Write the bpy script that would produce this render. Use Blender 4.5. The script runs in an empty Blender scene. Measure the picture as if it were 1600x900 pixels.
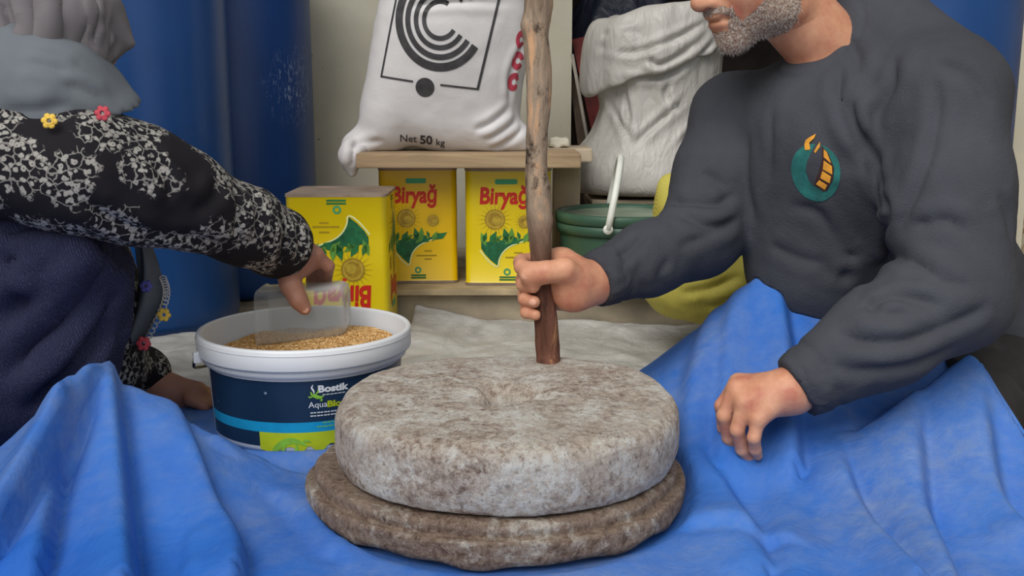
import bpy, bmesh, math, random
import numpy as np
from mathutils import Vector, Matrix
from mathutils.bvhtree import BVHTree
random.seed(7)
rng = np.random.default_rng(7)
SC = bpy.context.scene
COL = SC.collection

# ------------------------------------------------------------------ camera
CAM_H, PITCH, FPX = 0.555, math.radians(10.5), 1600.0
cam_d = bpy.data.cameras.new('camera')
cam_d.sensor_fit = 'HORIZONTAL'; cam_d.sensor_width = 36.0; cam_d.lens = 36.0 * FPX / 1600.0
cam_d.clip_start = 0.02
cam = bpy.data.objects.new('camera', cam_d)
cam.location = (0, 0, CAM_H); cam.rotation_euler = (math.radians(90) - PITCH, 0, 0)
COL.objects.link(cam); SC.camera = cam
# ------------------------------------------------------------------ light: overcast daylight through the open front of the store room
W = bpy.data.worlds.new('overcast_sky'); SC.world = W; W.use_nodes = True
W.node_tree.nodes['Background'].inputs[0].default_value = (0.92, 0.96, 1.0, 1)
W.node_tree.nodes['Background'].inputs[1].default_value = 0.74
sun_d = bpy.data.lights.new('hazy_sun', 'SUN'); sun_d.energy = 1.9; sun_d.angle = math.radians(40); sun_d.color = (1.0, 0.97, 0.92)
sun = bpy.data.objects.new('hazy_sun', sun_d); sun.rotation_euler = (math.radians(44), 0, math.radians(-26)); sun.location = (-1, -3, 4); COL.objects.link(sun)
SC.view_settings.view_transform = 'Standard'; SC.view_settings.look = 'None'
SC.view_settings.gamma = 1.0; SC.view_settings.use_curve_mapping = False
SC.view_settings.exposure = 0.28

# ------------------------------------------------------------------ helpers: places
CP, SP = math.cos(PITCH), math.sin(PITCH)
def ray(px, py):
    a, b = (px - 800) / FPX, -(py - 450) / FPX
    return np.array([a, CP + b * SP, -SP + b * CP])
CAMP = np.array([0, 0, CAM_H])
def at(px, py, y):
    d = ray(px, py); return CAMP + d * (y / d[1])
def onz(px, py, z):
    d = ray(px, py); return CAMP + d * ((z - CAM_H) / d[2])
def V(*a): return np.array(a, dtype=float)
def nrm(v): v = np.asarray(v, float); return v / (np.linalg.norm(v) + 1e-12)

# ------------------------------------------------------------------ helpers: noise
def _hash(ix, iy, iz, s):
    n = (ix * 374761393 + iy * 668265263 + iz * 2147483647 + s * 974634541) & 0xffffffff
    n = ((n ^ (n >> 13)) * 1274126177) & 0xffffffff
    n = ((n ^ (n >> 16)) * 2246822519) & 0xffffffff
    return ((n ^ (n >> 15)) & 0xffffff) / float(0xffffff)
def vnoise(p, f=1.0, s=0):
    p = np.asarray(p, float) * f
    i = np.floor(p).astype(np.int64); t = p - i; t = t * t * (3 - 2 * t)
    r = 0
    for dx in (0, 1):
        wx = t[..., 0] if dx else 1 - t[..., 0]
        for dy in (0, 1):
            wy = t[..., 1] if dy else 1 - t[..., 1]
            for dz in (0, 1):
                wz = t[..., 2] if dz else 1 - t[..., 2]
                r = r + wx * wy * wz * _hash(i[..., 0] + dx, i[..., 1] + dy, i[..., 2] + dz, s)
    return r * 2 - 1
def fbm(p, f=1.0, o=4, s=0):
    r, a = 0, 1.0
    for k in range(o):
        r = r + a * vnoise(p, f * 2 ** k, s + k); a *= 0.5
    return r

# ------------------------------------------------------------------ helpers: materials
def lin(c):
    return tuple(((x / 255) / 12.92 if x / 255 <= 0.04045 else ((x / 255 + 0.055) / 1.055) ** 2.4) for x in c) + (1.0,)
MATS = {}
class NT:
    def __init__(s, name, rough=0.6, spec=0.4, metal=0.0):
        s.m = bpy.data.materials.new(name); s.m.use_nodes = True
        s.t = s.m.node_tree; s.b = s.t.nodes['Principled BSDF']; s.out = s.t.nodes['Material Output']
        s.b.inputs['Roughness'].default_value = rough; s.b.inputs['Metallic'].default_value = metal
        s.b.inputs['Specular IOR Level'].default_value = spec
        s._tc = None; MATS[name] = s.m
    def n(s, typ, **kw):
        nd = s.t.nodes.new(typ)
        for k, v in kw.items():
            if k in nd.inputs.keys() if hasattr(nd.inputs, 'keys') else False: nd.inputs[k].default_value = v
            else: setattr(nd, k, v)
        return nd
    def l(s, a, b): s.t.links.new(a, b)
    def co(s, scale=(1, 1, 1), rot=(0, 0, 0)):
        if s._tc is None: s._tc = s.t.nodes.new('ShaderNodeTexCoord')
        mp = s.t.nodes.new('ShaderNodeMapping'); mp.inputs['Scale'].default_value = scale; mp.inputs['Rotation'].default_value = rot
        s.l(s._tc.outputs['Object'], mp.inputs['Vector']); return mp.outputs['Vector']
    def noise(s, scale, detail=4, rough=0.55, dist=0.0, vec=None):
        nd = s.t.nodes.new('ShaderNodeTexNoise'); nd.inputs['Scale'].default_value = scale
        nd.inputs['Detail'].default_value = detail; nd.inputs['Roughness'].default_value = rough; nd.inputs['Distortion'].default_value = dist
        s.l(vec if vec is not None else s.co(), nd.inputs['Vector']); return nd.outputs['Fac']
    def vor(s, scale, vec=None, feat='F1', rnd=1.0):
        nd = s.t.nodes.new('ShaderNodeTexVoronoi'); nd.inputs['Scale'].default_value = scale; nd.feature = feat
        nd.inputs['Randomness'].default_value = rnd
        s.l(vec if vec is not None else s.co(), nd.inputs['Vector']); return nd
    def ramp(s, fac, stops, interp='LINEAR'):
        nd = s.t.nodes.new('ShaderNodeValToRGB'); cr = nd.color_ramp; cr.interpolation = interp
        while len(cr.elements) < len(stops): cr.elements.new(0.5)
        for e, (p, c) in zip(cr.elements, stops):
            e.position = p; e.color = c if len(c) == 4 else lin(c)
        s.l(fac, nd.inputs['Fac']); return nd.outputs['Color']
    def mix(s, fac, a, b):
        nd = s.t.nodes.new('ShaderNodeMix'); nd.data_type = 'RGBA'
        for sock, v in ((nd.inputs[0], fac), (nd.inputs[6], a), (nd.inputs[7], b)):
            if hasattr(v, 'is_output'): s.l(v, sock)
            else: sock.default_value = v if not isinstance(v, tuple) or len(v) == 4 else lin(v)
        return nd.outputs[2]
    def math(s, op, a, b=0.0):
        nd = s.t.nodes.new('ShaderNodeMath'); nd.operation = op
        for sock, v in ((nd.inputs[0], a), (nd.inputs[1], b)):
            if hasattr(v, 'is_output'): s.l(v, sock)
            else: sock.default_value = v
        return nd.outputs[0]
    def col(s, v):
        if hasattr(v, 'is_output'): s.l(v, s.b.inputs['Base Color'])
        else: s.b.inputs['Base Color'].default_value = lin(v)
        return s
    def bump(s, h, strength=0.4, dist=0.004):
        nd = s.t.nodes.new('ShaderNodeBump'); nd.inputs['Strength'].default_value = strength; nd.inputs['Distance'].default_value = dist
        s.l(h, nd.inputs['Height']); s.l(nd.outputs[0], s.b.inputs['Normal']); return s
B01 = ((0, (0, 0, 0, 1)), (1, (1, 1, 1, 1)))
def bw(a, b): return [(a, (0, 0, 0, 1)), (b, (1, 1, 1, 1))]
def plain(name, c, rough=0.6, var=0.12, scale=20, bump=0.0, bscale=200, spec=0.4, metal=0.0):
    t = NT(name, rough, spec, metal)
    lo = tuple(max(0, x * (1 - var)) for x in c); hi = tuple(min(255, x * (1 + var)) for x in c)
    t.col(t.ramp(t.noise(scale, 4), [(0.3, lo), (0.7, hi)]))
    if bump: t.bump(t.noise(bscale, 3), bump, 0.002)
    return t.m

# ------------------------------------------------------------------ helpers: objects
BASE = {}
def _link(o, parent, base):
    COL.objects.link(o)
    if parent is not None:
        o.parent = parent; b = BASE[parent.name]
    else:
        b = np.asarray(base if base is not None else (0, 0, 0), float); o.location = b
    BASE[o.name] = b
    return b
def tag(o, label=None, cat=None, group=None, kind=None):
    if label: o['label'] = label
    if cat: o['category'] = cat
    if group: o['group'] = group
    if kind: o['kind'] = kind
    return o
def thing(name, base, label, cat, group=None):
    o = bpy.data.objects.new(name, None); o.empty_display_size = 0.05
    _link(o, None, base); return tag(o, label, cat, group)
def obj(name, v, f, mat, parent=None, base=None, smooth=True, **tg):
    me = bpy.data.meshes.new(name); o = bpy.data.objects.new(name, me)
    b = _link(o, parent, base)
    v = np.asarray(v, float) - b
    used = np.zeros(len(v), bool)
    for q in f: used[list(q)] = True
    if not used.all():
        rem = np.cumsum(used) - 1; v = v[used]; f = [[int(rem[i]) for i in q] for q in f]
    me.from_pydata(v.tolist(), [], [tuple(int(i) for i in q) for q in f])
    me.materials.append(MATS[mat] if isinstance(mat, str) else mat)
    if smooth: me.polygons.foreach_set('use_smooth', [True] * len(me.polygons))
    me.update()
    return tag(o, **tg)
def autosmooth(o, deg=35):
    me = o.data; me.update()
    bm = bmesh.new(); bm.from_mesh(me); lim = math.radians(deg)
    for e in bm.edges:
        e.smooth = not (len(e.link_faces) == 2 and e.calc_face_angle(0) > lim)
    bm.to_mesh(me); bm.free(); return o
def joinm(*ms):
    vs, fs, n = [], [], 0
    for v, f in ms:
        v = np.asarray(v, float); vs.append(v); fs += [tuple(int(i) + n for i in q) for q in f]; n += len(v)
    return np.concatenate(vs), fs
def box(c, s, R=None, bev=0.0):
    bm = bmesh.new(); bmesh.ops.create_cube(bm, size=1.0)
    for v in bm.verts: v.co = Vector((v.co.x * s[0], v.co.y * s[1], v.co.z * s[2]))
    if bev: bmesh.ops.bevel(bm, geom=bm.edges[:] , offset=bev, segments=2, affect='EDGES', profile=0.6)
    bm.verts.index_update()
    v = np.array([q.co[:] for q in bm.verts]); f = [[q.index for q in p.verts] for p in bm.faces]; bm.free()
    if R is not None: v = v @ np.asarray(R).T
    return v + np.asarray(c, float), f
def rotz(a): c, s = math.cos(a), math.sin(a); return np.array([[c, -s, 0], [s, c, 0], [0, 0, 1.0]])
def lathe(prof, n=64, c=(0, 0, 0), closed=False, a0=0.0, a1=2 * math.pi):
    full = abs(a1 - a0 - 2 * math.pi) < 1e-6
    m = n if full else n + 1
    th = a0 + (a1 - a0) * np.arange(m) / n
    v = []
    for r, z in prof:
        v.append(np.stack([c[0] + r * np.cos(th), c[1] + r * np.sin(th), np.full(m, c[2] + z)], 1))
    v = np.concatenate(v); f = []
    for i in range(len(prof) - 1):
        for j in range(n):
            k = (j + 1) % m
            f.append((i * m + j, i * m + k, (i + 1) * m + k, (i + 1) * m + j))
    return v, f
def grid_faces(nu, nv):
    i = np.arange(nu - 1)[:, None]; j = np.arange(nv - 1)[None, :]
    a = (i * nv + j).ravel(); b = ((i + 1) * nv + j).ravel()
    return np.stack([a, b, b + 1, a + 1], 1)
def tube(pts, rad, n=10, caps=True):
    pts = np.asarray(pts, float); m = len(pts)
    rad = np.full(m, rad) if np.isscalar(rad) else np.asarray(rad, float)
    tan = np.gradient(pts, axis=0); tan /= np.linalg.norm(tan, axis=1)[:, None] + 1e-12
    up = V(0, 0, 1) if abs(tan[0][2]) < 0.9 else V(1, 0, 0)
    a = nrm(np.cross(tan[0], up)); v = []
    th = 2 * np.pi * np.arange(n) / n
    for i in range(m):
        a = nrm(a - tan[i] * np.dot(a, tan[i])); b = np.cross(tan[i], a)
        v.append(pts[i] + rad[i] * (np.cos(th)[:, None] * a + np.sin(th)[:, None] * b))
    v = np.concatenate(v); f = []
    for i in range(m - 1):
        for j in range(n):
            k = (j + 1) % n; f.append((i * n + j, i * n + k, (i + 1) * n + k, (i + 1) * n + j))
    if caps: f += [tuple(range(n))[::-1], tuple((m - 1) * n + j for j in range(n))]
    return v, f
def spline(pts, n=24):
    pts = np.asarray(pts, float); P = np.vstack([2 * pts[0] - pts[1], pts, 2 * pts[-1] - pts[-2]]); out = []
    m = len(pts) - 1
    for s in np.linspace(0, m, n):
        i = min(int(s), m - 1); t = s - i; p0, p1, p2, p3 = P[i:i + 4]
        out.append(0.5 * (2 * p1 + (p2 - p0) * t + (2 * p0 - 5 * p1 + 4 * p2 - p3) * t * t + (3 * p1 - p0 - 3 * p2 + p3) * t ** 3))
    return np.array(out)
def text2d(s, size=1.0, offset=0.0, shear=0.0, align='CENTER', res=3):
    cu = bpy.data.curves.new('t', 'FONT'); cu.body = s; cu.size = size; cu.offset = offset; cu.shear = shear
    cu.align_x = align; cu.resolution_u = res; cu.fill_mode = 'BOTH'
    o = bpy.data.objects.new('t', cu); COL.objects.link(o); bpy.context.view_layer.update()
    me = bpy.data.meshes.new_from_object(o.evaluated_get(bpy.context.evaluated_depsgraph_get()))
    v = np.array([q.co[:] for q in me.vertices])[:, :2]; f = [tuple(p.vertices) for p in me.polygons]
    bpy.data.objects.remove(o); bpy.data.meshes.remove(me); bpy.data.curves.remove(cu)
    return v, f
def flat(v2, f, o, u, w, lift=0.0):
    nn = np.cross(u, w); v2 = np.asarray(v2, float)
    return np.asarray(o) + v2[:, :1] * u + v2[:, 1:2] * w + nn * lift, f
def poly2d(pts): return np.asarray(pts, float), [tuple(range(len(pts)))]
def disc2d(c, r, n=24, ry=None):
    th = 2 * np.pi * np.arange(n) / n
    return poly2d(np.stack([c[0] + r * np.cos(th), c[1] + (ry or r) * np.sin(th)], 1))
def ring2d(c, r0, r1, a0, a1, n=40):
    th = np.linspace(a0, a1, n)
    v = np.concatenate([np.stack([c[0] + r * np.cos(th), c[1] + r * np.sin(th)], 1) for r in (r0, r1)])
    return v, [(i, n + i, n + i + 1, i + 1) for i in range(n - 1)]
def subdiv2d(v, f, L):
    """triangulate and split so that no edge is longer than L"""
    bm = bmesh.new(); vs = [bm.verts.new((p[0], p[1], 0)) for p in v]
    for q in f:
        try: bm.faces.new([vs[i] for i in q])
        except ValueError: pass
    bmesh.ops.triangulate(bm, faces=bm.faces[:])
    for _ in range(6):
        es = [e for e in bm.edges if e.calc_length() > L]
        if not es: break
        bmesh.ops.subdivide_edges(bm, edges=es, cuts=1); bmesh.ops.triangulate(bm, faces=[q for q in bm.faces if len(q.verts) > 3])
    bm.verts.index_update()
    out = np.array([q.co[:2] for q in bm.verts]), [[q.index for q in p.verts] for p in bm.faces]; bm.free(); return out
def drape2d(v2, f, bvh, o, u, w, lift=0.0012, L=0.008):
    """lay a flat print on a curved surface: cast along the print's own normal"""
    v2, f = subdiv2d(v2, f, L); nn = nrm(np.cross(u, w)); out = []
    for a, b in v2:
        p = np.asarray(o) + a * u + b * w
        h = bvh.ray_cast(Vector(p + nn * 0.25), Vector(-nn), 0.6)
        out.append((np.array(h[0]) + nn * lift) if h[0] is not None else p)
    return np.array(out), f
def bvh_of(v, f): return BVHTree.FromPolygons([tuple(p) for p in v], [tuple(int(i) for i in q) for q in f])

# ------------------------------------------------------------------ helpers: implicit bodies (smooth unions -> one continuous surface)
class Field:
    def __init__(s, lo, hi, h):
        s.lo = np.asarray(lo, float); s.h = h
        s.n = np.ceil((np.asarray(hi, float) - s.lo) / h).astype(int) + 1
        s.F = np.full(s.n, 9.0, np.float32)
        s.ax = [(s.lo[i] + h * np.arange(s.n[i])).astype(np.float32) for i in range(3)]
    def sub(s, lo, hi):
        a = np.clip(np.floor((np.asarray(lo) - s.lo) / s.h).astype(int), 0, s.n); b = np.clip(np.ceil((np.asarray(hi) - s.lo) / s.h).astype(int) + 1, 0, s.n)
        if np.any(b <= a): return None, None
        sl = tuple(slice(a[i], b[i]) for i in range(3))
        g = (s.ax[0][sl[0]][:, None, None], s.ax[1][sl[1]][None, :, None], s.ax[2][sl[2]][None, None, :])
        return sl, g
    def _u(s, sl, d, k):
        F = s.F[sl]
        if k > 0:
            t = np.clip(0.5 + 0.5 * (F - d) / k, 0, 1); s.F[sl] = F + (d - F) * t - k * t * (1 - t)
        else: s.F[sl] = np.minimum(F, d)
    def cap(s, p0, p1, r0, r1=None, k=0.02):
        r1 = r0 if r1 is None else r1; p0 = np.asarray(p0, float); p1 = np.asarray(p1, float); m = max(r0, r1) + k + 3 * s.h
        sl, g = s.sub(np.minimum(p0, p1) - m, np.maximum(p0, p1) + m)
        if sl is None: return s
        e = p1 - p0; q = [g[i] - p0[i] for i in range(3)]
        t = np.clip((q[0] * e[0] + q[1] * e[1] + q[2] * e[2]) / max(np.dot(e, e), 1e-9), 0, 1)
        d = np.sqrt((q[0] - t * e[0]) ** 2 + (q[1] - t * e[1]) ** 2 + (q[2] - t * e[2]) ** 2) - (r0 + (r1 - r0) * t)
        s._u(sl, d.astype(np.float32), k); return s
    def chain(s, pts, rs, k=0.02):
        for i in range(len(pts) - 1): s.cap(pts[i], pts[i + 1], rs[i], rs[i + 1], k)
        return s
    def _ell(s, c, r, R, k):
        c = np.asarray(c, float); r = np.asarray(r, float); m = r.max() + k + 3 * s.h
        sl, g = s.sub(c - m, c + m)
        if sl is None: return None, None
        q = [g[i] - c[i] for i in range(3)]
        R = np.eye(3) if R is None else np.asarray(R)   # rows = local axes
        l = [(q[0] * R[i, 0] + q[1] * R[i, 1] + q[2] * R[i, 2]) for i in range(3)]
        k0 = np.sqrt(sum((l[i] / r[i]) ** 2 for i in range(3))); k1 = np.sqrt(sum((l[i] / r[i] ** 2) ** 2 for i in range(3)))
        return sl, (k0 * (k0 - 1) / (k1 + 1e-9)).astype(np.float32)
    def ell(s, c, r, R=None, k=0.02):
        sl, d = s._ell(c, r, R, k)
        if sl is not None: s._u(sl, d, k)
        return s
    def carve(s, c, r, R=None, k=0.01):
        sl, d = s._ell(c, r, R, k)
        if sl is None: return s
        F = -s.F[sl]; t = np.clip(0.5 + 0.5 * (F - d) / k, 0, 1); s.F[sl] = -(F + (d - F) * t - k * t * (1 - t)); return s
    def rbox(s, c, hs, r, R=None, k=0.02, taper=0.0):
        c = np.asarray(c, float); hs = np.asarray(hs, float); m = np.linalg.norm(hs) + k + 3 * s.h
        sl, g = s.sub(c - m, c + m)
        if sl is None: return s
        q = [g[i] - c[i] for i in range(3)]; R = np.eye(3) if R is None else np.asarray(R)
        l = [(q[0] * R[i, 0] + q[1] * R[i, 1] + q[2] * R[i, 2]) for i in range(3)]
        sc = 1.0 - taper * np.clip(l[2] / hs[2], -1.3, 1.3)
        a = [np.abs(l[0]) / sc - hs[0] + r, np.abs(l[1]) - hs[1] + r, np.abs(l[2]) - hs[2] + r]
        d = np.sqrt(sum(np.maximum(x, 0) ** 2 for x in a)) + np.minimum(np.maximum(a[0], np.maximum(a[1], a[2])), 0) - r
        s._u(sl, d.astype(np.float32), k); return s
    def half(s, p, n, k=0.0):
        """keep the side the normal points away from"""
        n = nrm(n); p = np.asarray(p, float)
        d = ((s.ax[0][:, None, None] - p[0]) * n[0] + (s.ax[1][None, :, None] - p[1]) * n[1] + (s.ax[2][None, None, :] - p[2]) * n[2])
        s.F = np.maximum(s.F, d.astype(np.float32)); return s
    def cutlocal(s, p, n, rad):
        """plane cut that only acts within rad of p"""
        n = nrm(n); p = np.asarray(p, float); sl, g = s.sub(p - rad, p + rad)
        d = (g[0] - p[0]) * n[0] + (g[1] - p[1]) * n[1] + (g[2] - p[2]) * n[2]
        rr = np.sqrt((g[0] - p[0]) ** 2 + (g[1] - p[1]) ** 2 + (g[2] - p[2]) ** 2)
        d = np.where(rr < rad, d, -9.0); s.F[sl] = np.maximum(s.F[sl], d.astype(np.float32)); return s
    def mesh(s, smooth=0):
        F = s.F; h = s.h; F[0] = F[-1] = 1; F[:, 0] = F[:, -1] = 1; F[:, :, 0] = F[:, :, -1] = 1
        I = F < 0
        c = I[:-1, :-1, :-1].astype(np.int8)
        for dx in (0, 1):
            for dy in (0, 1):
                for dz in (0, 1):
                    if dx + dy + dz: c = c + I[dx:I.shape[0] - 1 + dx, dy:I.shape[1] - 1 + dy, dz:I.shape[2] - 1 + dz]
        act = (c > 0) & (c < 8); idx = np.argwhere(act); n = len(idx)
        cid = np.full(act.shape, -1, np.int64); cid[act] = np.arange(n)
        corners = [(x, y, z) for x in (0, 1) for y in (0, 1) for z in (0, 1)]
        val = np.stack([F[idx[:, 0] + a, idx[:, 1] + b, idx[:, 2] + d] for a, b, d in corners], 1)
        acc = np.zeros((n, 3)); cnt = np.zeros(n)
        for a in range(8):
            for b in range(a + 1, 8):
                ca, cb = np.array(corners[a]), np.array(corners[b])
                if np.abs(ca - cb).sum() != 1: continue
                m = (val[:, a] < 0) != (val[:, b] < 0); t = val[m, a] / (val[m, a] - val[m, b])
                acc[m] += ca + t[:, None] * (cb - ca); cnt[m] += 1
        v = s.lo + h * (idx + acc / cnt[:, None]); fs = []
        for ax in range(3):
            sh = [slice(None)] * 3; sh2 = [slice(None)] * 3; sh[ax] = slice(0, -1); sh2[ax] = slice(1, None)
            A, Bq = I[tuple(sh)], I[tuple(sh2)]
            o1, o2 = [i for i in range(3) if i != ax]
            e = np.argwhere(A != Bq)
            e = e[(e[:, o1] > 0) & (e[:, o2] > 0) & (e[:, o1] < cid.shape[o1]) & (e[:, o2] < cid.shape[o2])]
            q = []
            for d1, d2 in ((-1, -1), (0, -1), (0, 0), (-1, 0)):
                w = e.copy(); w[:, o1] += d1; w[:, o2] += d2; q.append(cid[w[:, 0], w[:, 1], w[:, 2]])
            q = np.stack(q, 1); flip = A[e[:, 0], e[:, 1], e[:, 2]]
            if ax == 1: flip = ~flip
            q[~flip] = q[~flip][:, ::-1]
            fs.append(q[(q >= 0).all(1)])
        f = np.concatenate(fs)
        for _ in range(smooth): v = lap(v, f)
        return v, f
def lap(v, f, w=0.6):
    f = np.asarray(f); acc = np.zeros_like(v); cnt = np.zeros(len(v))
    for i in range(4):
        a, b = f[:, i], f[:, (i + 1) % 4]
        np.add.at(acc, a, v[b]); np.add.at(acc, b, v[a]); np.add.at(cnt, a, 1); np.add.at(cnt, b, 1)
    return v * (1 - w) + w * acc / np.maximum(cnt, 1)[:, None]
def normals(v, f):
    f = np.asarray(f); n = np.cross(v[f[:, 2]] - v[f[:, 0]], v[f[:, 3]] - v[f[:, 1]]); o = np.zeros_like(v)
    for i in range(4): np.add.at(o, f[:, i], n)
    return o / (np.linalg.norm(o, axis=1)[:, None] + 1e-12)
def seg_d(p, pts):
    """distance from points p to a polyline, with the parameter along it"""
    best = np.full(len(p), 9e9); tt = np.zeros(len(p)); near = np.zeros((len(p), p.shape[1]))
    for i in range(len(pts) - 1):
        e = pts[i + 1] - pts[i]; t = np.clip(((p - pts[i]) @ e) / max(e @ e, 1e-12), 0, 1); q = pts[i] + t[:, None] * e
        d = np.linalg.norm(p - q, axis=1); m = d < best; best[m] = d[m]; tt[m] = (i + t[m]) / (len(pts) - 1); near[m] = q[m]
    return best, tt, near
def surf(bvh, px, py):
    """the point of a surface that is seen at a given place of the photograph"""
    d = ray(px, py); h = bvh.ray_cast(Vector(CAMP), Vector(nrm(d)), 9)
    return np.array(h[0]) if h[0] is not None else None
def crease(v, f, bvh, pl, depth=0.006, w=0.008, ridge=0.004, wr=0.022):
    """press a cloth fold (groove with a soft ridge beside it) into a surface along a line"""
    pts = [surf(bvh, *p) for p in pl]; pts = [p for p in pts if p is not None]
    if len(pts) < 2: return v
    pts = spline(pts, 4 * len(pts)); n = normals(v, f)
    lo, hi = pts.min(0) - 0.09, pts.max(0) + 0.09
    m = np.where(((v > lo) & (v < hi)).all(1))[0]
    if not len(m): return v
    d, t, near = seg_d(v[m], pts); fade = np.clip(np.minimum(t, 1 - t) * 5, 0, 1)
    h = -depth * np.exp(-(d / w) ** 2) + ridge * np.exp(-((d - wr) / (wr * 0.6)) ** 2)
    v = v.copy(); v[m] += n[m] * (h * fade)[:, None]; return v

# ================================================================== materials
def M_stone(name, dark, mid, light, flour, amt):
    t = NT(name, 0.92, 0.15)
    a = t.ramp(t.noise(85, 8, 0.78, 0.4), [(0.37, dark), (0.48, mid), (0.58, light)])
    big = t.ramp(t.noise(9, 5, 0.6, 0.6), bw(0.42, 0.62))
    a = t.mix(t.math('MULTIPLY', big, 0.5), a, light)
    fl = t.math('MULTIPLY', t.ramp(t.noise(16, 8, 0.75, 0.4), bw(0.56 - amt, 0.66 - amt)), t.ramp(t.noise(90, 6, 0.7), bw(0.36, 0.56)))
    a = t.mix(fl, a, flour)
    pits = t.ramp(t.noise(130, 4, 0.6), [(0.30, (1, 1, 1, 1)), (0.38, (0, 0, 0, 1))])
    a = t.mix(t.math('MULTIPLY', pits, 0.45), a, tuple(int(x * 0.5) for x in dark))
    fk = t.ramp(t.noise(210, 5, 0.7, 0.6), bw(0.60, 0.68)); a = t.mix(t.math('MULTIPLY', fk, 0.7), a, flour)
    dk = t.ramp(t.noise(170, 5, 0.7, 0.8, t.co((1.3, 1.0, 0.8))), [(0.36, (1, 1, 1, 1)), (0.43, (0, 0, 0, 1))]); a = t.mix(t.math('MULTIPLY', dk, 0.5), a, tuple(int(x * 0.72) for x in dark))
    t.col(a); t.bump(t.math('ADD', t.noise(95, 8, 0.8), t.math('MULTIPLY', t.noise(14, 6, 0.6), 0.8)), 1.0, 0.009); return t.m
M_stone('pale_stone', (130, 106, 94), (194, 174, 159), (228, 216, 202), (246, 243, 236), 0.09)
M_stone('brown_stone', (94, 74, 64), (144, 120, 105), (174, 153, 136), (226, 218, 206), 0.04)

t = NT('bark', 0.8, 0.2)
n1 = t.noise(10, 6, 0.65, 0.8, t.co((1, 1, 0.30))); n2 = t.noise(45, 6, 0.7, 0.3, t.co((1, 1, 0.45)))
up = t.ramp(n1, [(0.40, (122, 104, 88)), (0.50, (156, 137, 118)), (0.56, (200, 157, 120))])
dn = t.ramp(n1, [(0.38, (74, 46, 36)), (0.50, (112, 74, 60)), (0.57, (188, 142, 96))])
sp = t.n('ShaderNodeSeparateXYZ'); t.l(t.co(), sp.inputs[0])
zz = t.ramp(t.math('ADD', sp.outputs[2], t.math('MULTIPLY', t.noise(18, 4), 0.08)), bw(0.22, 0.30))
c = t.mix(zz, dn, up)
t.col(t.mix(t.ramp(n2, [(0.34, (1, 1, 1, 1)), (0.46, (0, 0, 0, 1))]), c, (50, 38, 32))); t.bump(t.math('ADD', n2, n1), 0.8, 0.004)

t = NT('tarp', 0.72, 0.25)
dust = t.math('MULTIPLY', t.ramp(t.noise(3.2, 6, 0.65, 0.6), bw(0.36, 0.66)), t.ramp(t.noise(26, 6, 0.7), bw(0.2, 0.7)))
c = t.ramp(t.noise(5, 4, 0.6), [(0.3, (36, 94, 180)), (0.7, (50, 112, 198))])
t.col(t.mix(t.math('MULTIPLY', dust, 0.75), c, (124, 142, 174)))
t.bump(t.math('ADD', t.noise(28, 6, 0.6, 1.0), t.math('MULTIPLY', t.noise(300, 2), 0.1)), 0.45, 0.006)

t = NT('plastic_sheet', 0.4, 0.5)
t.col(t.ramp(t.noise(8, 6, 0.6, 0.8), [(0.3, (166, 162, 156)), (0.7, (214, 212, 208))]))
t.b.inputs['Alpha'].default_value = 1.0; t.bump(t.noise(22, 8, 0.7, 1.5), 0.7, 0.01)

t = NT('plaster', 0.9, 0.15)
sp_ = t.ramp(t.noise(60, 2, 0.5), [(0.74, (0, 0, 0, 1)), (0.77, (1, 1, 1, 1))])
t.col(t.mix(sp_, t.ramp(t.noise(3, 5, 0.6), [(0.3, (206, 200, 180)), (0.7, (222, 217, 199))]), (150, 142, 126))); t.bump(t.noise(40, 5, 0.6), 0.12, 0.004)
plain('concrete', (150, 138, 122), 0.9, 0.22, 9, 0.4, 60)
plain('concrete_ledge', (158, 146, 126), 0.9, 0.2, 6, 0.5, 50)
t = NT('rough_stone_wall', 0.95, 0.1)
t.col(t.ramp(t.noise(22, 8, 0.75, 0.8), [(0.32, (66, 44, 28)), (0.45, (150, 126, 96)), (0.58, (216, 204, 180)), (0.72, (190, 186, 160))])); t.bump(t.noise(24, 8, 0.7), 1.0, 0.03)
plain('shaded_wall', (48, 42, 40), 0.95, 0.4, 5)  # gloom of the deep alcove painted into its wall colour
plain('ceiling_board', (150, 140, 126), 0.9, 0.15, 4)
t = NT('shelf_wood', 0.8, 0.2)
t.col(t.ramp(t.noise(14, 6, 0.6, 0.6, t.co((0.25, 2, 2.5))), [(0.3, (132, 112, 90)), (0.55, (166, 142, 112)), (0.75, (186, 164, 132))])); t.bump(t.noise(40, 5, 0.6, 0, t.co((0.2, 2, 2))), 0.3, 0.003)
plain('pale_wood', (170, 152, 122), 0.85, 0.15, 10, 0.2)
plain('board_wood', (182, 166, 144), 0.85, 0.12, 10, 0.2)

t = NT('drum_blue', 0.34, 0.5)
c = t.ramp(t.noise(3, 4, 0.5), [(0.3, (4, 58, 116)), (0.7, (8, 70, 136))]); t.col(c); t.bump(t.noise(7, 3), 0.12, 0.01)
t = NT('drum_scuffed', 0.42, 0.5)
c = t.ramp(t.noise(3, 4, 0.5), [(0.3, (4, 54, 116)), (0.7, (10, 66, 134))])
g = t.n('ShaderNodeVectorMath', operation='DISTANCE'); t.l(t.co(), g.inputs[0]); SCUFF = g
sc1 = t.math('MULTIPLY', t.ramp(g.outputs['Value'], [(0.05, (1, 1, 1, 1)), (0.13, (0, 0, 0, 1))]), t.ramp(t.noise(75, 4, 0.7, 1.5, t.co((1.4, 1.4, 0.5))), bw(0.55, 0.62)))
t.col(t.mix(t.math('MULTIPLY', sc1, 0.8), c, (140, 156, 190)))

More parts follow.
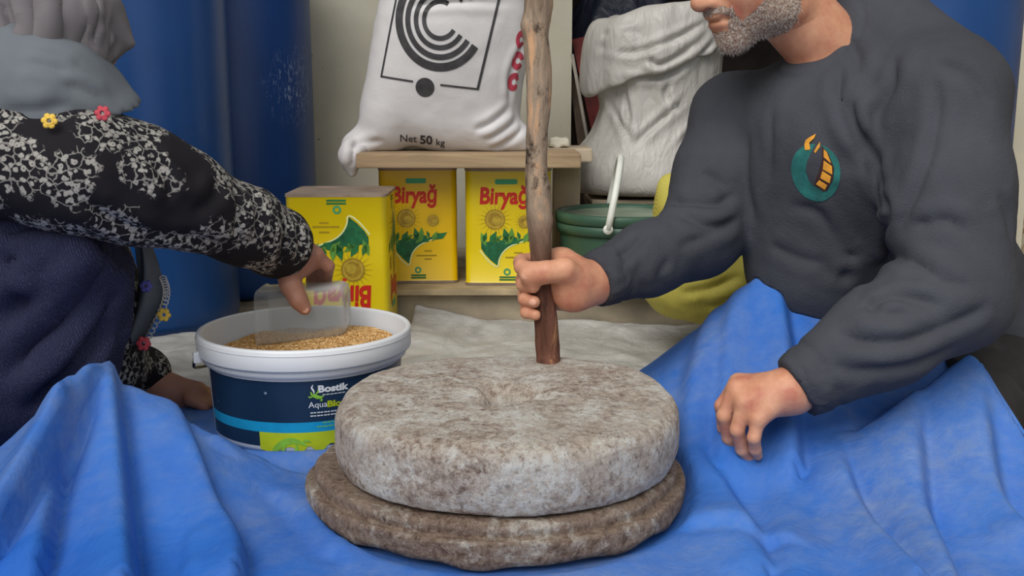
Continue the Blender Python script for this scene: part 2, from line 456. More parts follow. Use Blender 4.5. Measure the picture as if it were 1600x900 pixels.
t = NT('tin_yellow', 0.32, 0.5); t.col(t.ramp(t.noise(5, 3), [(0.3, (222, 194, 10)), (0.7, (236, 210, 20))])); t.bump(t.noise(9, 2), 0.15, 0.01)
t = NT('tin_deep_yellow', 0.32, 0.5); t.col(t.ramp(t.noise(5, 3), [(0.3, (224, 180, 0)), (0.7, (234, 194, 6))])); t.bump(t.noise(9, 2), 0.15, 0.01)
plain('tin_metal', (150, 132, 118), 0.5, 0.15, 12, 0.1, 90, 0.5, 0.25)
plain('print_red', (200, 40, 26), 0.45, 0.05)
plain('print_green', (40, 112, 62), 0.45, 0.08)
plain('print_leaf', (96, 148, 60), 0.45, 0.1)
plain('print_dark_green', (30, 96, 60), 0.45, 0.2, 60)
plain('print_teal_pill', (64, 156, 110), 0.45, 0.05)
plain('print_pale', (226, 232, 170), 0.45, 0.05)
plain('print_ray', (198, 168, 20), 0.45, 0.05)
plain('sunflower_brown', (160, 128, 36), 0.5, 0.12, 90)
plain('sunflower_tan', (184, 156, 50), 0.5, 0.1, 90)
plain('print_olive', (166, 140, 24), 0.45, 0.05)
plain('print_black', (58, 56, 58), 0.6, 0.15, 60)
plain('print_crimson', (178, 60, 78), 0.6, 0.15, 40)
plain('bucket_white', (222, 224, 228), 0.35, 0.02, 6, 0, 1, 0.5)
t = NT('label_navy', 0.35, 0.5)
t.col(t.mix(t.ramp(t.noise(70, 3, 0.6), [(0.72, (0, 0, 0, 1)), (0.76, (1, 1, 1, 1))]), t.ramp(t.noise(6, 3), [(0.3, (20, 40, 66)), (0.7, (28, 54, 84))]), (150, 165, 185)))
plain('label_blue', (26, 148, 200), 0.35, 0.06)
plain('label_lime', (180, 196, 36), 0.35, 0.06)
plain('label_gecko', (134, 190, 66), 0.4, 0.12, 50)
plain('label_white', (226, 230, 236), 0.4, 0.02)
plain('wire_grey', (70, 70, 74), 0.35, 0.05, 20, 0, 1, 0.5, 0.7)
t = NT('grain', 0.8, 0.25); t.col(t.ramp(t.vor(260).outputs['Color'], [(0.1, (168, 122, 66)), (0.5, (206, 160, 98)), (0.9, (228, 190, 132))])); t.bump(t.vor(260).outputs['Distance'], 0.8, 0.003)
t = NT('grain_kernel', 0.7, 0.3); oi = t.n('ShaderNodeNewGeometry'); t.col(t.ramp(oi.outputs['Random Per Island'], [(0.0, (160, 112, 58)), (0.5, (208, 164, 102)), (1.0, (236, 204, 152))]))
t = NT('clear_plastic', 0.12, 0.5)
tr = t.n('ShaderNodeBsdfTransparent'); tr.inputs[0].default_value = (0.93, 0.94, 0.94, 1); lw = t.n('ShaderNodeLayerWeight'); lw.inputs[0].default_value = 0.35
t.b.inputs['Base Color'].default_value = lin((225, 226, 226)); mx = t.n('ShaderNodeMixShader')
t.l(t.math('ADD', t.math('MULTIPLY', lw.outputs['Facing'], 0.6), 0.09), mx.inputs[0]); t.l(tr.outputs[0], mx.inputs[1]); t.l(t.b.outputs[0], mx.inputs[2]); t.l(mx.outputs[0], t.out.inputs[0])
t = NT('sack_white', 0.55, 0.35); t.col(t.ramp(t.noise(5, 4), [(0.3, (200, 197, 198)), (0.7, (216, 213, 214))])); t.bump(t.noise(12, 5, 0.6, 0.6), 0.25, 0.01)
t = NT('bag_grey_white', 0.42, 0.45); t.col(t.ramp(t.noise(6, 4), [(0.3, (182, 178, 172)), (0.7, (206, 202, 196))])); t.bump(t.noise(16, 3, 0.5, 2.0, t.co((1.5, 1.5, 0.6))), 0.28, 0.02)
t = NT('bag_dark', 0.4, 0.45); t.col((46, 50, 66)); t.bump(t.noise(14, 6, 0.6, 1.2), 0.6, 0.02)
t = NT('sack_yellow', 0.6, 0.3); wv = t.n('ShaderNodeTexWave'); wv.inputs['Scale'].default_value = 90; wv.inputs['Distortion'].default_value = 1.5; t.l(t.co((1, 1, 1), (0.4, 0.3, 0)), wv.inputs['Vector'])
t.col(t.mix(t.math('MULTIPLY', wv.outputs['Fac'], 0.18), t.ramp(t.noise(6, 4), [(0.3, (182, 170, 74)), (0.7, (198, 188, 92))]), (160, 146, 50))); t.bump(t.math('ADD', t.math('MULTIPLY', wv.outputs['Fac'], 0.3), t.math('MULTIPLY', t.noise(10, 4), 3)), 0.3, 0.006)
plain('pail_green', (60, 92, 74), 0.45, 0.06, 5)
plain('pail_lid', (132, 146, 126), 0.6, 0.12, 14)
plain('handle_white', (226, 228, 220), 0.4, 0.03)
plain('dark_red_board', (110, 44, 42), 0.8, 0.3, 12)
plain('dark_brown_board', (74, 62, 52), 0.85, 0.3, 12)
plain('grey_rod', (168, 160, 150), 0.5, 0.1)

# ================================================================== the room
def slab(name, c, s, m, kind='structure', **k): 
    v, f = box(c, s); return obj(name, v, f, m, None, (c[0], c[1], c[2] - s[2] / 2), False, kind=kind, **k)
slab('floor', (0, 1.0, -0.05), (4.4, 8.0, 0.1), 'concrete')
WY = 3.25; wx1 = at(893, 120, WY)[0]
slab('wall_back', ((-2.0 + wx1) / 2, WY + 0.06, 1.2), (wx1 + 2.0, 0.12, 2.4), 'plaster')
slab('wall_left', (-2.06, 1.6, 1.2), (0.12, 5.2, 2.4), 'plaster')
slab('wall_alcove', ((wx1 + 2.1) / 2, 4.35, 1.2), (2.1 - wx1 + 0.1, 0.12, 2.4), 'shaded_wall')
slab('wall_alcove_side', (wx1 - 0.06, 3.845, 1.2), (0.12, 1.07, 2.4), 'shaded_wall')
slab('wall_right', (2.1, 1.9, 1.2), (0.12, 4.8, 2.4), 'plaster')
slab('ceiling', (0.05, 3.1, 2.45), (4.3, 2.6, 0.1), 'ceiling_board')
# rough stone pier with a plastered edge, seen past the shoulder at the far right
v, f = box((1.66, 2.95, 0.9), (0.50, 0.10, 1.8)); 
gx = np.linspace(1.36, 2.03, 70); gz = np.linspace(0, 2.3, 120)
X, Z = np.meshgrid(gx, gz, indexing='ij'); P = np.stack([X.ravel(), np.full(X.size, 2.78), Z.ravel()], 1)
P[:, 1] -= 0.05 * np.abs(fbm(P, 9, 4, 3)); n0 = len(P); P2 = P.copy(); P2[:, 1] = 2.92
gf = grid_faces(70, 120)
obj('wall_pier', *joinm((P, gf), (P2, gf[:, ::-1])), 'rough_stone_wall', None, (1.7, 2.8, 0), kind='structure')
slab('trim_1', (1.335, 2.78, 1.15), (0.05, 0.14, 2.3), 'plaster')
# concrete step along the back, with a thin plank on its top edge
LEDGE_Y, LEDGE_Z = 2.44, 0.088
v, f = box((0.45, (LEDGE_Y + WY) / 2 - 0.01, LEDGE_Z / 2), (1.9, WY - LEDGE_Y - 0.02, LEDGE_Z), None, 0.006)
obj('trim_2', v, f, 'concrete_ledge', None, (0.45, 2.84, 0), False, kind='structure')
pz0 = LEDGE_Z; pz1 = 0.102
v, f = box((-0.04, LEDGE_Y + 0.145, (pz0 + pz1) / 2 + 0.001), (0.74, 0.34, pz1 - pz0), None, 0.002)
obj('floor_plank', v, f, 'pale_wood', None, (-0.04, LEDGE_Y + 0.16, pz0), False, label='thin pale plank lying under the two upright yellow tins', cat='plank')

# ================================================================== drums
def drum(name, x, y, R, H, m, label):
    c = (x, y, 0.0)
    pr = [(0, 0.0), (R - 0.03, 0.0), (R - 0.008, 0.008), (R, 0.03)]
    for z in np.linspace(0.06, H - 0.10, 30):
        g = sum(math.exp(-((z - q) / 0.012) ** 2) for q in (H * 0.93 - 0.06,)); pr.append((R + 0.006 * g, z))
    pr += [(R, H - 0.085), (R - 0.004, H - 0.05), (R - 0.018, H - 0.022), (R - 0.05, H - 0.004), (R - 0.07, H)]
    body_z = H
    root = thing(name, c, label, 'drum', 'blue plastic drums')
    v, f = lathe(pr, 72, c); obj('body', v, f, m, root)
    v, f = lathe([(R - 0.07, H - 0.001), (R - 0.06, H + 0.012), (R - 0.075, H + 0.02), (R - 0.09, H + 0.012), (0, H + 0.008)], 72, c); obj('lid', v, f, m, root)
    v, f = lathe([(R + 0.001, H - 0.15), (R + 0.012, H - 0.145), (R + 0.012, H - 0.115), (R + 0.001, H - 0.11)], 72, c); obj('rim_band', v, f, m, root)
    return root
RD = 0.225
d1y = 2.52; d1x = at(366, 300, d1y)[0] - RD * 1.03
drum('blue_drum', d1x, d1y, RD, 1.02, 'drum_blue', 'tall glossy blue drum standing nearest the person in the headscarf')
d2y = 2.985; d2x = at(491, 200, d2y)[0] - RD * 1.02
dd = drum('blue_drum', d2x, d2y, RD, 0.99, 'drum_scuffed', 'blue drum with white scuffs standing against the cream wall')
sp0 = at(465, 135, d2y - 0.1); SCUFF.inputs[1].default_value = tuple(sp0 - V(d2x, d2y, 0))
d3y = 2.45; d3x = at(1580, 120, d3y)[0] - RD * 1.03
drum('blue_drum', d3x, d3y, RD, 1.02, 'drum_blue', 'dark blue drum behind the shoulder of the person in grey sweatshirt')

# ================================================================== shelf, sack
SY = 2.40
zt, zb = at(700, 240, SY)[2], at(700, 263, SY)[2]
xl, xr = at(556, 250, SY)[0], at(908, 250, SY)[0]
v, f = box(((xl + xr) / 2, SY + 0.11, (zt + zb) / 2), (xr - xl, 0.22, zt - zb), None, 0.004)
obj('shelf_plank', v, f, 'shelf_wood', None, ((xl + xr) / 2, SY + 0.11, zb), False, label='long wooden shelf plank laid over the two upright yellow tins', cat='shelf')
xr2 = at(925, 250, SY + 0.25)[0]
v, f = box(((xl + 0.05 + xr2) / 2, SY + 0.33, (zt + zb) / 2), (xr2 - xl - 0.05, 0.20, zt - zb), None, 0.004)
obj('shelf_plank', v, f, 'board_wood', None, ((xl + xr2) / 2, SY + 0.33, zb), False, label='rear shelf plank behind the front one, its greyish end showing', cat='shelf')
# the plank rests on wooden blocks behind the tins
for bx in (xl + 0.06, xr2 - 0.06):
    v, f = box((bx, SY + 0.37, (LEDGE_Z + zb) / 2), (0.07, 0.11, zb - LEDGE_Z), None, 0.003)
    obj('shelf_support', v, f, 'board_wood', None, (bx, SY + 0.33, LEDGE_Z), False, label='upright timber block holding up the shelf, ' + ('left end behind tin' if bx < 0 else 'right end beside green pail'), cat='support')
# small chipped plaster lump lying on the shelf
cl = at(872, 232, SY + 0.30); F = Field(cl - 0.06, cl + 0.06, 0.004)
F.rbox((cl[0], cl[1], zt + 0.013), (0.026, 0.02, 0.0125), 0.004); v, f = F.mesh(); v += 0.004 * np.stack([vnoise(v, 60, i) for i in range(3)], 1)
obj('plaster_chunk', v, f, 'plaster', None, (cl[0], cl[1], zt), False, label='small chipped plaster chunk on the shelf beside the stick', cat='rubble')

# the 50 kg sack
by = SY + 0.14
def sackpt(px, py, y=by): return at(px, py, y)
bl, br = sackpt(560, 232), sackpt(806, 232); tl, tr = sackpt(610, 0), sackpt(838, 0)
F = Field((bl[0] - 0.12, by - 0.2, zt - 0.10), (tr[0] + 0.14, by + 0.24, zt + 0.62), 0.006)
lean = nrm(((tl + tr) / 2 - (bl + br) / 2)); ux = V(1, 0, 0); R = np.array([nrm(V(1, 0, 0) - lean * lean[0]), [0, 0, 0], lean]); R[1] = np.cross(R[2], R[0])
cc = (bl + br) / 2; cc[2] = zt + 0.285; cc[0] += lean[0] * 0.23; cc[1] = by + 0.03
F.rbox(cc, (0.186, 0.105, 0.29), 0.085, R, 0.0, 0.05)
F.ell(cc + V(0, -0.02, 0.0), (0.165, 0.115, 0.26), R, 0.05)
F.chain([sackpt(775, 205), sackpt(812, 222, by), sackpt(824, 236, by)], [0.05, 0.034, 0.012], 0.03)
F.chain([sackpt(600, 205), sackpt(560, 230, by), sackpt(548, 244, by - 0.06), sackpt(550, 272, by - 0.06)], [0.06, 0.034, 0.022, 0.010], 0.03)
F.F = np.where((F.ax[2][None, None, :] < zt + 0.002) & (F.ax[0][:, None, None] > xl - 0.004), np.maximum(F.F, zt + 0.002 - F.ax[2][None, None, :]), F.F).astype(np.float32)
v, f = F.mesh(2); n = normals(v, f)
B = bvh_of(v, f)
for pl in ([(798, 165), (770, 190), (740, 205)], [(806, 185), (785, 205), (755, 220)], [(816, 200), (795, 218), (765, 232)], [(560, 215), (552, 240), (550, 262)], [(545, 235), (560, 225), (600, 220)], [(820, 60), (800, 110), (797, 165)], [(640, 10), (700, 4), (800, 6)]):
    v = crease(v, f, B, pl, 0.007, 0.006, 0.004, 0.016)
v += normals(v, f) * (0.004 * fbm(v, 10, 3, 5))[:, None]
sack = obj('flour_sack', v, f, 'sack_white', None, (cc[0], by, zt), label='large white woven sack with black concentric-arc print on the shelf', cat='sack')
B = bvh_of(v, f)
def sk(px, py): return surf(B, px, py)
o0 = surf(B, 676, 90); e1 = surf(B, 740, 93); e2 = surf(B, 690, 30)
u = nrm(e1 - o0); nn = nrm(np.cross(u, e2 - o0)); w = np.cross(nn, u); mm = np.linalg.norm(e1 - o0) / 64.0
def sp2(px, py): return np.array([(px - 676) * mm, -(py - 90) * mm * 1.01])
def sprint(name, g, mat, lift=0.0015): v, f = drape2d(g[0], g[1], B, o0, u, w, lift, 0.010); return obj(name, v, f, mat, sack, None, False)
cx, cy = sp2(686, 33)
for r0, r1 in ((23.5, 30.5), (37, 44.5), (50.5, 59), (63.5, 76)):
    g = ring2d((0, 0), r0 * mm, r1 * mm, math.radians(62), math.radians(329), 70)
    g = (g[0] * np.array([0.93, 1.03]) + np.array([cx, cy]), g[1]); sprint('printed_arc', g, 'print_black')
def bar(a, b, wd):
    a, b = sp2(*a), sp2(*b); d = nrm(np.append(b - a, 0))[:2]; q = np.array([-d[1], d[0]]) * wd / 2
    return np.array([a + q, a - q, b - q, b + q]), [(0, 1, 2, 3)]
for a, b, wd in (((627, -60), (594, 124), 0.0042), ((593, 123), (646, 128), 0.0045), ((689, 131), (749, 135), 0.0045), ((748, 136), (788, -60), 0.0062)): sprint('printed_frame', bar(a, b, wd), 'print_black')
c2 = sp2(665, 136); sprint('printed_dot', disc2d(c2, 0.0228 * mm / 0.00153, 28), 'print_black')
tv, tf = text2d('Net', 0.026, 0.0002); sprint('lettering', (tv + sp2(639, 225), tf), 'print_black')
tv, tf = text2d('50', 0.031, 0.0010); sprint('lettering', (tv + sp2(668, 227), tf), 'print_black')
tv, tf = text2d('kg', 0.024, 0.0002); sprint('lettering', (tv + sp2(691, 228), tf), 'print_black')
for q in ([(712, 0), (718, -4), (720, 3), (717, 6)], [(728, -3), (735, -6), (733, 1), (729, 1)]): sprint('printed_mark', poly2d([sp2(*e) for e in q]), 'print_black')
# crimson print wrapping onto the side of the sack
for (px, py, rr) in ((816, 62, 0.019), (811, 95, 0.019), (805, 128, 0.019)):
    p = surf(B, px - 2, py)
    if p is None or abs(p[1] - by) > 0.25: continue
    h = B.find_nearest(Vector(p)); nn2 = nrm(np.array(h[1])); nn2 = nn2 if nn2[1] < 0 else -nn2
    w2 = nrm(V(0.2, 0, 1) - nn2 * np.dot(V(0.2, 0, 1), nn2)); u2 = np.cross(w2, nn2)
    g = ring2d((0, 0), rr * 0.35, rr, 0.3, 5.9, 20); v_, f_ = drape2d(g[0] * np.array([0.8, 1.15]), g[1], B, p, u2, w2, 0.0015, 0.008); obj('red_lettering', v_, f_, 'print_crimson', sack, None, False)

# ================================================================== oil tins
def tin(base, Wd, H, yaw, inv, ymat, label, tilt=0.0):
    root = thing('oil_tin', base, label, 'tin', 'yellow oil tins')
    D = Wd * 0.96; Rz = rotz(yaw); base = np.asarray(base, float)
    flip = np.diag([-1.0, 1.0, -1.0]) if inv else np.eye(3)
    def tf(v):
        v = np.asarray(v, float).copy(); v = (v - V(0, 0, H / 2)) @ flip.T + V(0, 0, H / 2)
        Rx = np.array([[1, 0, 0], [0, math.cos(tilt), -math.sin(tilt)], [0, math.sin(tilt), math.cos(tilt)]])
        return (v @ Rx.T) @ Rz.T + base
    # body: rounded upright corners
    rc = 0.016; ring = []
    for sx, sy, a in ((1, 1, 0), (-1, 1, 90), (-1, -1, 180), (1, -1, 270)):
        for q in np.linspace(0, 90, 6): an = math.radians(a + q); ring.append((sx * (Wd / 2 - rc) + rc * math.cos(an), sy * (D / 2 - rc) + rc * math.sin(an)))
    ring = np.array(ring); m = len(ring); vs = []; lv = [(0, 1.0), (0.006, 1.0), (0.008, 0.985), (0.3 * H, 0.985), (0.7 * H, 0.985), (H - 0.008, 0.985), (H - 0.006, 1.0), (H, 1.0), (H, 0.97), (H - 0.006, 0.965)]
    for z, s in lv: vs.append(np.column_stack([ring * s, np.full(m, z)]))
    v = np.concatenate(vs); f = [(i * m + j, i * m + (j + 1) % m, (i + 1) * m + (j + 1) % m, (i + 1) * m + j) for i in range(1, 5) for j in range(m)]
    obj('body', tf(v), f, ymat, root); bd = bpy.data.objects[-1] if False else None
    f2 = [(i * m + j, i * m + (j + 1) % m, (i + 1) * m + (j + 1) % m, (i + 1) * m + j) for i in (5, 6, 7, 8) for j in range(m)] + [tuple(9 * m + j for j in range(m))]
    obj('top_seam', tf(v), f2, 'tin_metal', root, None, False)
    f3 = [(i * m + j, i * m + (j + 1) % m, (i + 1) * m + (j + 1) % m, (i + 1) * m + j) for i in (0,) for j in range(m)] + [tuple(range(m))[::-1]]
    obj('base_seam', tf(v), f3, 'tin_metal', root, None, False)
    if not inv:
        q = lathe([(0.0, H + 0.006), (0.018, H + 0.006), (0.02, H - 0.005)], 20); obj('spout_cap', tf(q[0]), q[1], 'print_red', root)
    def pr(name, g, mat, lift=0.0006, face=0):
        if face == 0: p = flat(g[0], g[1], (0, -D / 2 * 0.985, 0), V(1, 0, 0), V(0, 0, 1), lift)
        else: p = flat(g[0], g[1], (face * Wd / 2 * 0.985, 0, 0), V(0, face, 0), V(0, 0, 1), lift)
        return obj(name, tf(p[0]), p[1], mat, root, None, False)
    S = Wd / 0.193
    kb = 0.83 if inv else 1.0
    def G(a, b): return np.array([a * Wd, (b * kb) * H])    # fractions of the face: a from -.5 to .5, b from 0 (bottom)
    for face in (0, 1, -1):
        c0 = G(-0.02, 0.885); hw, hh = 0.13 * Wd, 0.022 * H
        pill = [c0 + np.array([hw * math.cos(a) * (0.15) + (hw * 0.85 if math.cos(a) > 0 else -hw * 0.85), hh * math.sin(a)]) for a in np.linspace(0, 2 * np.pi, 20, endpoint=False)]
        pr('green_badge', poly2d(pill), 'print_teal_pill', face=face)
        tv, tf_ = text2d('Biryağ', 0.062 * S, 0.0022 * S, 0.08); tv = (tv - (tv.max(0) + tv.min(0)) / 2); tv = tv * np.array([0.57 * Wd / np.ptp(tv[:, 0]), 0.205 * H / np.ptp(tv[:, 1])]); pr('lettering', (tv + G(-0.04, 0.752), tf_), 'print_red', 0.0009, face)
        for (a, b, r) in ((-0.15, 0.565, 0.118), (0.19, 0.545, 0.074)):
            c1 = G(a, b); R_ = r * Wd
            rays = np.concatenate([np.array([c1 + R_ * 1.02 * np.array([math.cos(x - 0.06), math.sin(x - 0.06)]), c1 + R_ * 1.02 * np.array([math.cos(x + 0.06), math.sin(x + 0.06)]), c1 + R_ * 1.75 * np.array([math.cos(x), math.sin(x)])]) for x in np.linspace(0, 2 * np.pi, 20, endpoint=False)])
            pr('flower_rays', (rays, [(3 * i, 3 * i + 1, 3 * i + 2) for i in range(20)]), 'print_ray', 0.0006, face)
            pr('sunflower', disc2d(c1, R_, 30), 'sunflower_brown', 0.0008, face); pr('flower_ring', ring2d(c1, R_ * 0.68, R_ * 0.86, 0, 2 * np.pi, 30), 'sunflower_tan', 0.0010, face)
            pr('flower_heart', disc2d(c1 + np.array([0.004, -0.003]), R_ * 0.42, 20), 'sunflower_tan', 0.0010, face)
        # leaf wedge
        top = [G(a, 0.375 + 0.018 * math.sin(31 * a) + 0.07 * (a + 0.4)) for a in np.linspace(-0.31, 0.27, 14)]
        if face == 0 and not inv: top[0] = G(-0.31, 0.39)
        low = [G(0.24, 0.395), G(0.10, 0.365), G(0.0, 0.33), G(-0.07, 0.28), G(-0.11, 0.22), G(-0.125, 0.17), G(-0.20, 0.215), G(-0.27, 0.27), G(-0.31, 0.32)]
        pr('leaf_field', poly2d(np.array(top + low)), 'print_dark_green', 0.0007, face)
        edge = [G(0.27, 0.41), G(0.10, 0.365), G(0.0, 0.33), G(-0.07, 0.28), G(-0.11, 0.22), G(-0.125, 0.165), G(-0.21, 0.205), G(-0.32, 0.305)]
        ed = spline(np.array(edge), 30); nv = np.gradient(ed, axis=0); nv = np.stack([-nv[:, 1], nv[:, 0]], 1); nv /= np.linalg.norm(nv, axis=1)[:, None]
        pr('leaf_edge', (np.concatenate([ed, ed + nv * 0.0028 * S]), [(i, i + 1, 31 + i, 30 + i) for i in range(29)]), 'print_pale', 0.0010, face)
        for i in range(15):
            a = -0.29 + 0.036 * i; b = 0.36 + 0.06 * (a + 0.4) + 0.02 * math.sin(i * 2.1) - (0.05 if i % 3 == 1 else 0); an = math.radians(70 + 40 * math.sin(i * 1.7)); L = (0.025 + 0.010 * math.sin(i)) * S
            d = np.array([math.cos(an), math.sin(an)]); q = np.array([-d[1], d[0]]) * L * 0.22; p = G(a, b)
            pr('leaf', poly2d([p, p + d * L * 0.5 + q, p + d * L, p + d * L * 0.5 - q]), 'print_leaf' if i % 2 else 'print_green', 0.0011, face)
        for (a, b, ww) in ((0.12, 0.275, 0.10), (0.10, 0.235, 0.26), (0.12, 0.205, 0.09)):
            pr('fine_print', poly2d([G(a - ww / 2, b), G(a + ww / 2, b), G(a + ww / 2, b + 0.012), G(a - ww / 2, b + 0.012)]), 'print_olive', 0.0007, face)
        pr('quality_seal', ring2d(G(-0.01, 0.115), 0.022 * Wd, 0.042 * Wd, 0, 2 * np.pi, 16), 'print_teal_pill', 0.0007, face)
        for b in (0.062, 0.04): pr('fine_print', poly2d([G(-0.10, b), G(0.09, b), G(0.09, b + 0.014), G(-0.10, b + 0.014)]), 'print_green', 0.0007, face)
    return root
p = at(526, 303, 2.2)
W1 = 0.222
tin((p[0] - 0.005, 2.2 + W1 * 0.48, 0.0), W1, 0.352, math.radians(1), True, 'tin_yellow', 'yellow oil tin standing upside down on the floor behind the white bucket')
p2 = at(652, 455, 2.50); tin((p2[0], 2.50 + 0.093, 0.104), 0.193, 0.286, math.radians(3), False, 'tin_deep_yellow', 'upright yellow oil tin under the shelf, directly beside the upside-down one')
p3 = at(793, 458, 2.47); tin((p3[0] + 0.003, 2.47 + 0.102, 0.104), 0.211, 0.286, math.radians(-1), False, 'tin_yellow', 'upright yellow oil tin under the shelf, partly behind the wooden stick')

# ================================================================== bags and pails at the back right
gy = 2.53; gc = at(972, 328, gy); GR, GZ = 0.162, gc[2]
c = (gc[0], gy + 0.0, 0); gz0 = LEDGE_Z
root = thing('green_pail', (gc[0], gy, gz0), 'squat dark green plastic pail with white handle under the pale bag', 'pail')
v, f = lathe([(0, gz0), (GR - 0.028, gz0), (GR - 0.02, gz0 + 0.006), (GR - 0.008, GZ - 0.052)], 64, c); obj('body', v, f, 'pail_green', root)
v, f = lathe([(GR - 0.010, GZ - 0.050), (GR - 0.001, GZ - 0.050), (GR + 0.001, GZ - 0.027), (GR - 0.004, GZ - 0.026)], 64, c); obj('rim_band', v, f, 'pail_green', root)
v, f = lathe([(GR - 0.006, GZ - 0.026), (GR + 0.003, GZ - 0.024), (GR + 0.004, GZ - 0.004), (GR, GZ), (GR - 0.008, GZ), (GR - 0.012, GZ - 0.010)], 64, c); obj('lid_rim', v, f, 'pail_green', root)
v, f = lathe([(GR - 0.011, GZ - 0.010), (GR - 0.03, GZ - 0.012), (0, GZ - 0.011)], 64, c); obj('lid', v, f, 'pail_lid', root)
# raised bail handle, seen edge on
pf = V(at(950, 348, gy - GR)[0], gy - GR - 0.006, GZ - 0.028); pb = V(pf[0] + 0.03, gy + GR + 0.006, GZ - 0.022); top = at(970, 246, gy)
hp = []
for a in np.linspace(0, math.pi, 32):
    m_ = (pf + pb) / 2; up_ = top - m_; hp.append(m_ + math.cos(a) * (pf - m_) + math.sin(a) ** 0.7 * up_)
hp = np.array(hp); v, f = tube(hp, 0.0085, 10); obj('handle', v, f, 'handle_white', root)
for e in (pf, pb):
    v, f = lathe([(0, 0.006), (0.011, 0.006), (0.012, 0), (0.011, -0.006), (0, -0.006)], 16); v = v @ np.array([[1, 0, 0], [0, 0, 1], [0, 1, 0]]).T + e; obj('handle_pivot', v, f, 'handle_white', root)

# crate under the pale bag
bagy = 2.94; bz = at(960, 306, bagy)[2]
crc = at(980, 306, bagy); root = thing('wooden_crate', (crc[0] + 0.085, bagy, LEDGE_Z), 'rough wooden crate holding up the pale plastic bag', 'crate')
for i, zc in enumerate(np.linspace(LEDGE_Z + 0.03, bz - 0.045, 3)):
    for sy in (-1, 1):
        v, f = box((crc[0] + 0.085, bagy + sy * 0.11, zc), (0.30, 0.014, (bz - LEDGE_Z) / 3 - 0.012), None, 0.002); obj('slat', v, f, 'board_wood', root, None, False)
for sx in (-1, 1):
    v, f = box((crc[0] + 0.085 + sx * 0.143, bagy, (LEDGE_Z + bz - 0.01) / 2), (0.014, 0.20, bz - LEDGE_Z - 0.012), None, 0.002); obj('end_panel', v, f, 'board_wood', root, None, False)
v, f = box((crc[0] + 0.07, bagy, bz - 0.006), (0.36, 0.25, 0.010), None, 0.002); obj('top_board', v, f, 'board_wood', root, None, False)

# pale plastic bag with its rim rolled outward
def bagm(levels, y, n=160, seed=1, fold=0.03, ysc=0.75):
    """levels: (left px, right px, py, ripple) from bottom to top and over the rolled rim"""
    vs = []; th = 2 * np.pi * np.arange(n) / n
    L = []
    for (a, b, py, rp) in levels:
        pl, pr_ = at(a, py, y), at(b, py, y); L.append(((pl[0] + pr_[0]) / 2, (pr_[0] - pl[0]) / 2, pl[2], rp))
    L = spline(np.array(L), len(L) * 7); m = len(L)
    for i, (cx_, r, z, rp) in enumerate(L):
        s = i / (m - 1)
        ph = 1.5 * s
        q = np.stack([np.cos(th) * 2.2, np.sin(th) * 2.2, np.full(n, s * 1.6)], 1)
        k = 1 + rp * (0.75 * fbm(q, 1.6, 3, seed) + 0.35 * np.sin(9 * th + ph * 2 + 3 * vnoise(q, 1.0, seed + 9)))
        zz = z + 0.02 * rp * 12 * vnoise(q, 1.3, seed + 4) * (s > 0.1)
        vs.append(np.stack([cx_ + r * k * np.cos(th), y + r * ysc * k * np.sin(th), zz], 1))
    v = np.concatenate(vs); f = [(i * n + j, i * n + (j + 1) % n, (i + 1) * n + (j + 1) % n, (i + 1) * n + j) for i in range(m - 1) for j in range(n)]
    f.append(tuple(range(n))[::-1])
    return v, f
lv = [(930, 1080, 303, 0.0), (893, 1122, 296, 0.01), (886, 1130, 272, 0.015), (897, 1124, 240, 0.02), (925, 1120, 205, 0.05), (938, 1122, 170, 0.05), (938, 1124, 140, 0.05), (932, 1127, 124, 0.05),
      (914, 1134, 126, 0.05), (908, 1138, 112, 0.05), (909, 1140, 80, 0.05), (916, 1140, 45, 0.05), (930, 1132, 24, 0.05), (950, 1120, 26, 0.05), (975, 1100, 50, 0.04), (990, 1085, 70, 0.03)]
v, f = bagm(lv, bagy, 180, 11)
z0_, z1_ = at(1000, 150, bagy)[2], at(1000, 20, bagy)[2]; v[:, 2] += np.clip(v[:, 0] - at(985, 60, bagy)[0], -0.1, 0.25) * np.interp(v[:, 2], [z0_ - 0.05, z0_ + 0.03, z1_], [0, 0.40, 0.20])
v[:, 2] = np.maximum(v[:, 2], bz)
B = bvh_of(v, f); fq = np.array([q for q in f if len(q) == 4])
for pl in ([(945, 150), (975, 200), (985, 228)], [(990, 225), (1035, 185), (1075, 150)], [(975, 140), (983, 190), (988, 222)], [(1055, 235), (1090, 190), (1110, 170)], [(925, 70), (985, 82), (1050, 62), (1110, 30)], [(960, 125), (1040, 118), (1095, 85), (1120, 55)], [(1010, 90), (1035, 100), (1100, 60)], [(940, 55), (1000, 50)], [(1060, 175), (1040, 150), (1045, 130)]):
    v = crease(v, fq, B, pl, 0.011, 0.006, 0.006, 0.016)
obj('plastic_bag', v, f, 'bag_grey_white', None, (crc[0], bagy, bz), label='full pale plastic bag with rolled-down rim behind the green pail', cat='bag')

# dark bundle beyond it
dy_ = 3.55; v, f = bagm([(890, 1060, 120, 0.02), (870, 1075, 90, 0.05), (885, 1062, 40, 0.08), (910, 1040, 0, 0.1), (935, 1015, -60, 0.1), (960, 990, -80, 0.1)], dy_, 120, 5, 0.05)
zb_ = v[:, 2].min()
obj('dark_bag', v, f, 'bag_dark', None, (at(975, 100, dy_)[0], dy_, zb_), label='dark blue-grey bundle at the top behind the pale bag', cat='bag')
# a stack of dark boxes carries it
v, f = box((at(975, 100, dy_)[0], dy_ + 0.02, zb_ / 2), (0.46, 0.36, zb_), None, 0.006); obj('dark_chest', v, f, 'dark_brown_board', None, (at(975, 100, dy_)[0], dy_, 0), False, label='dark chest in the gloom under the blue-grey bundle', cat='chest')
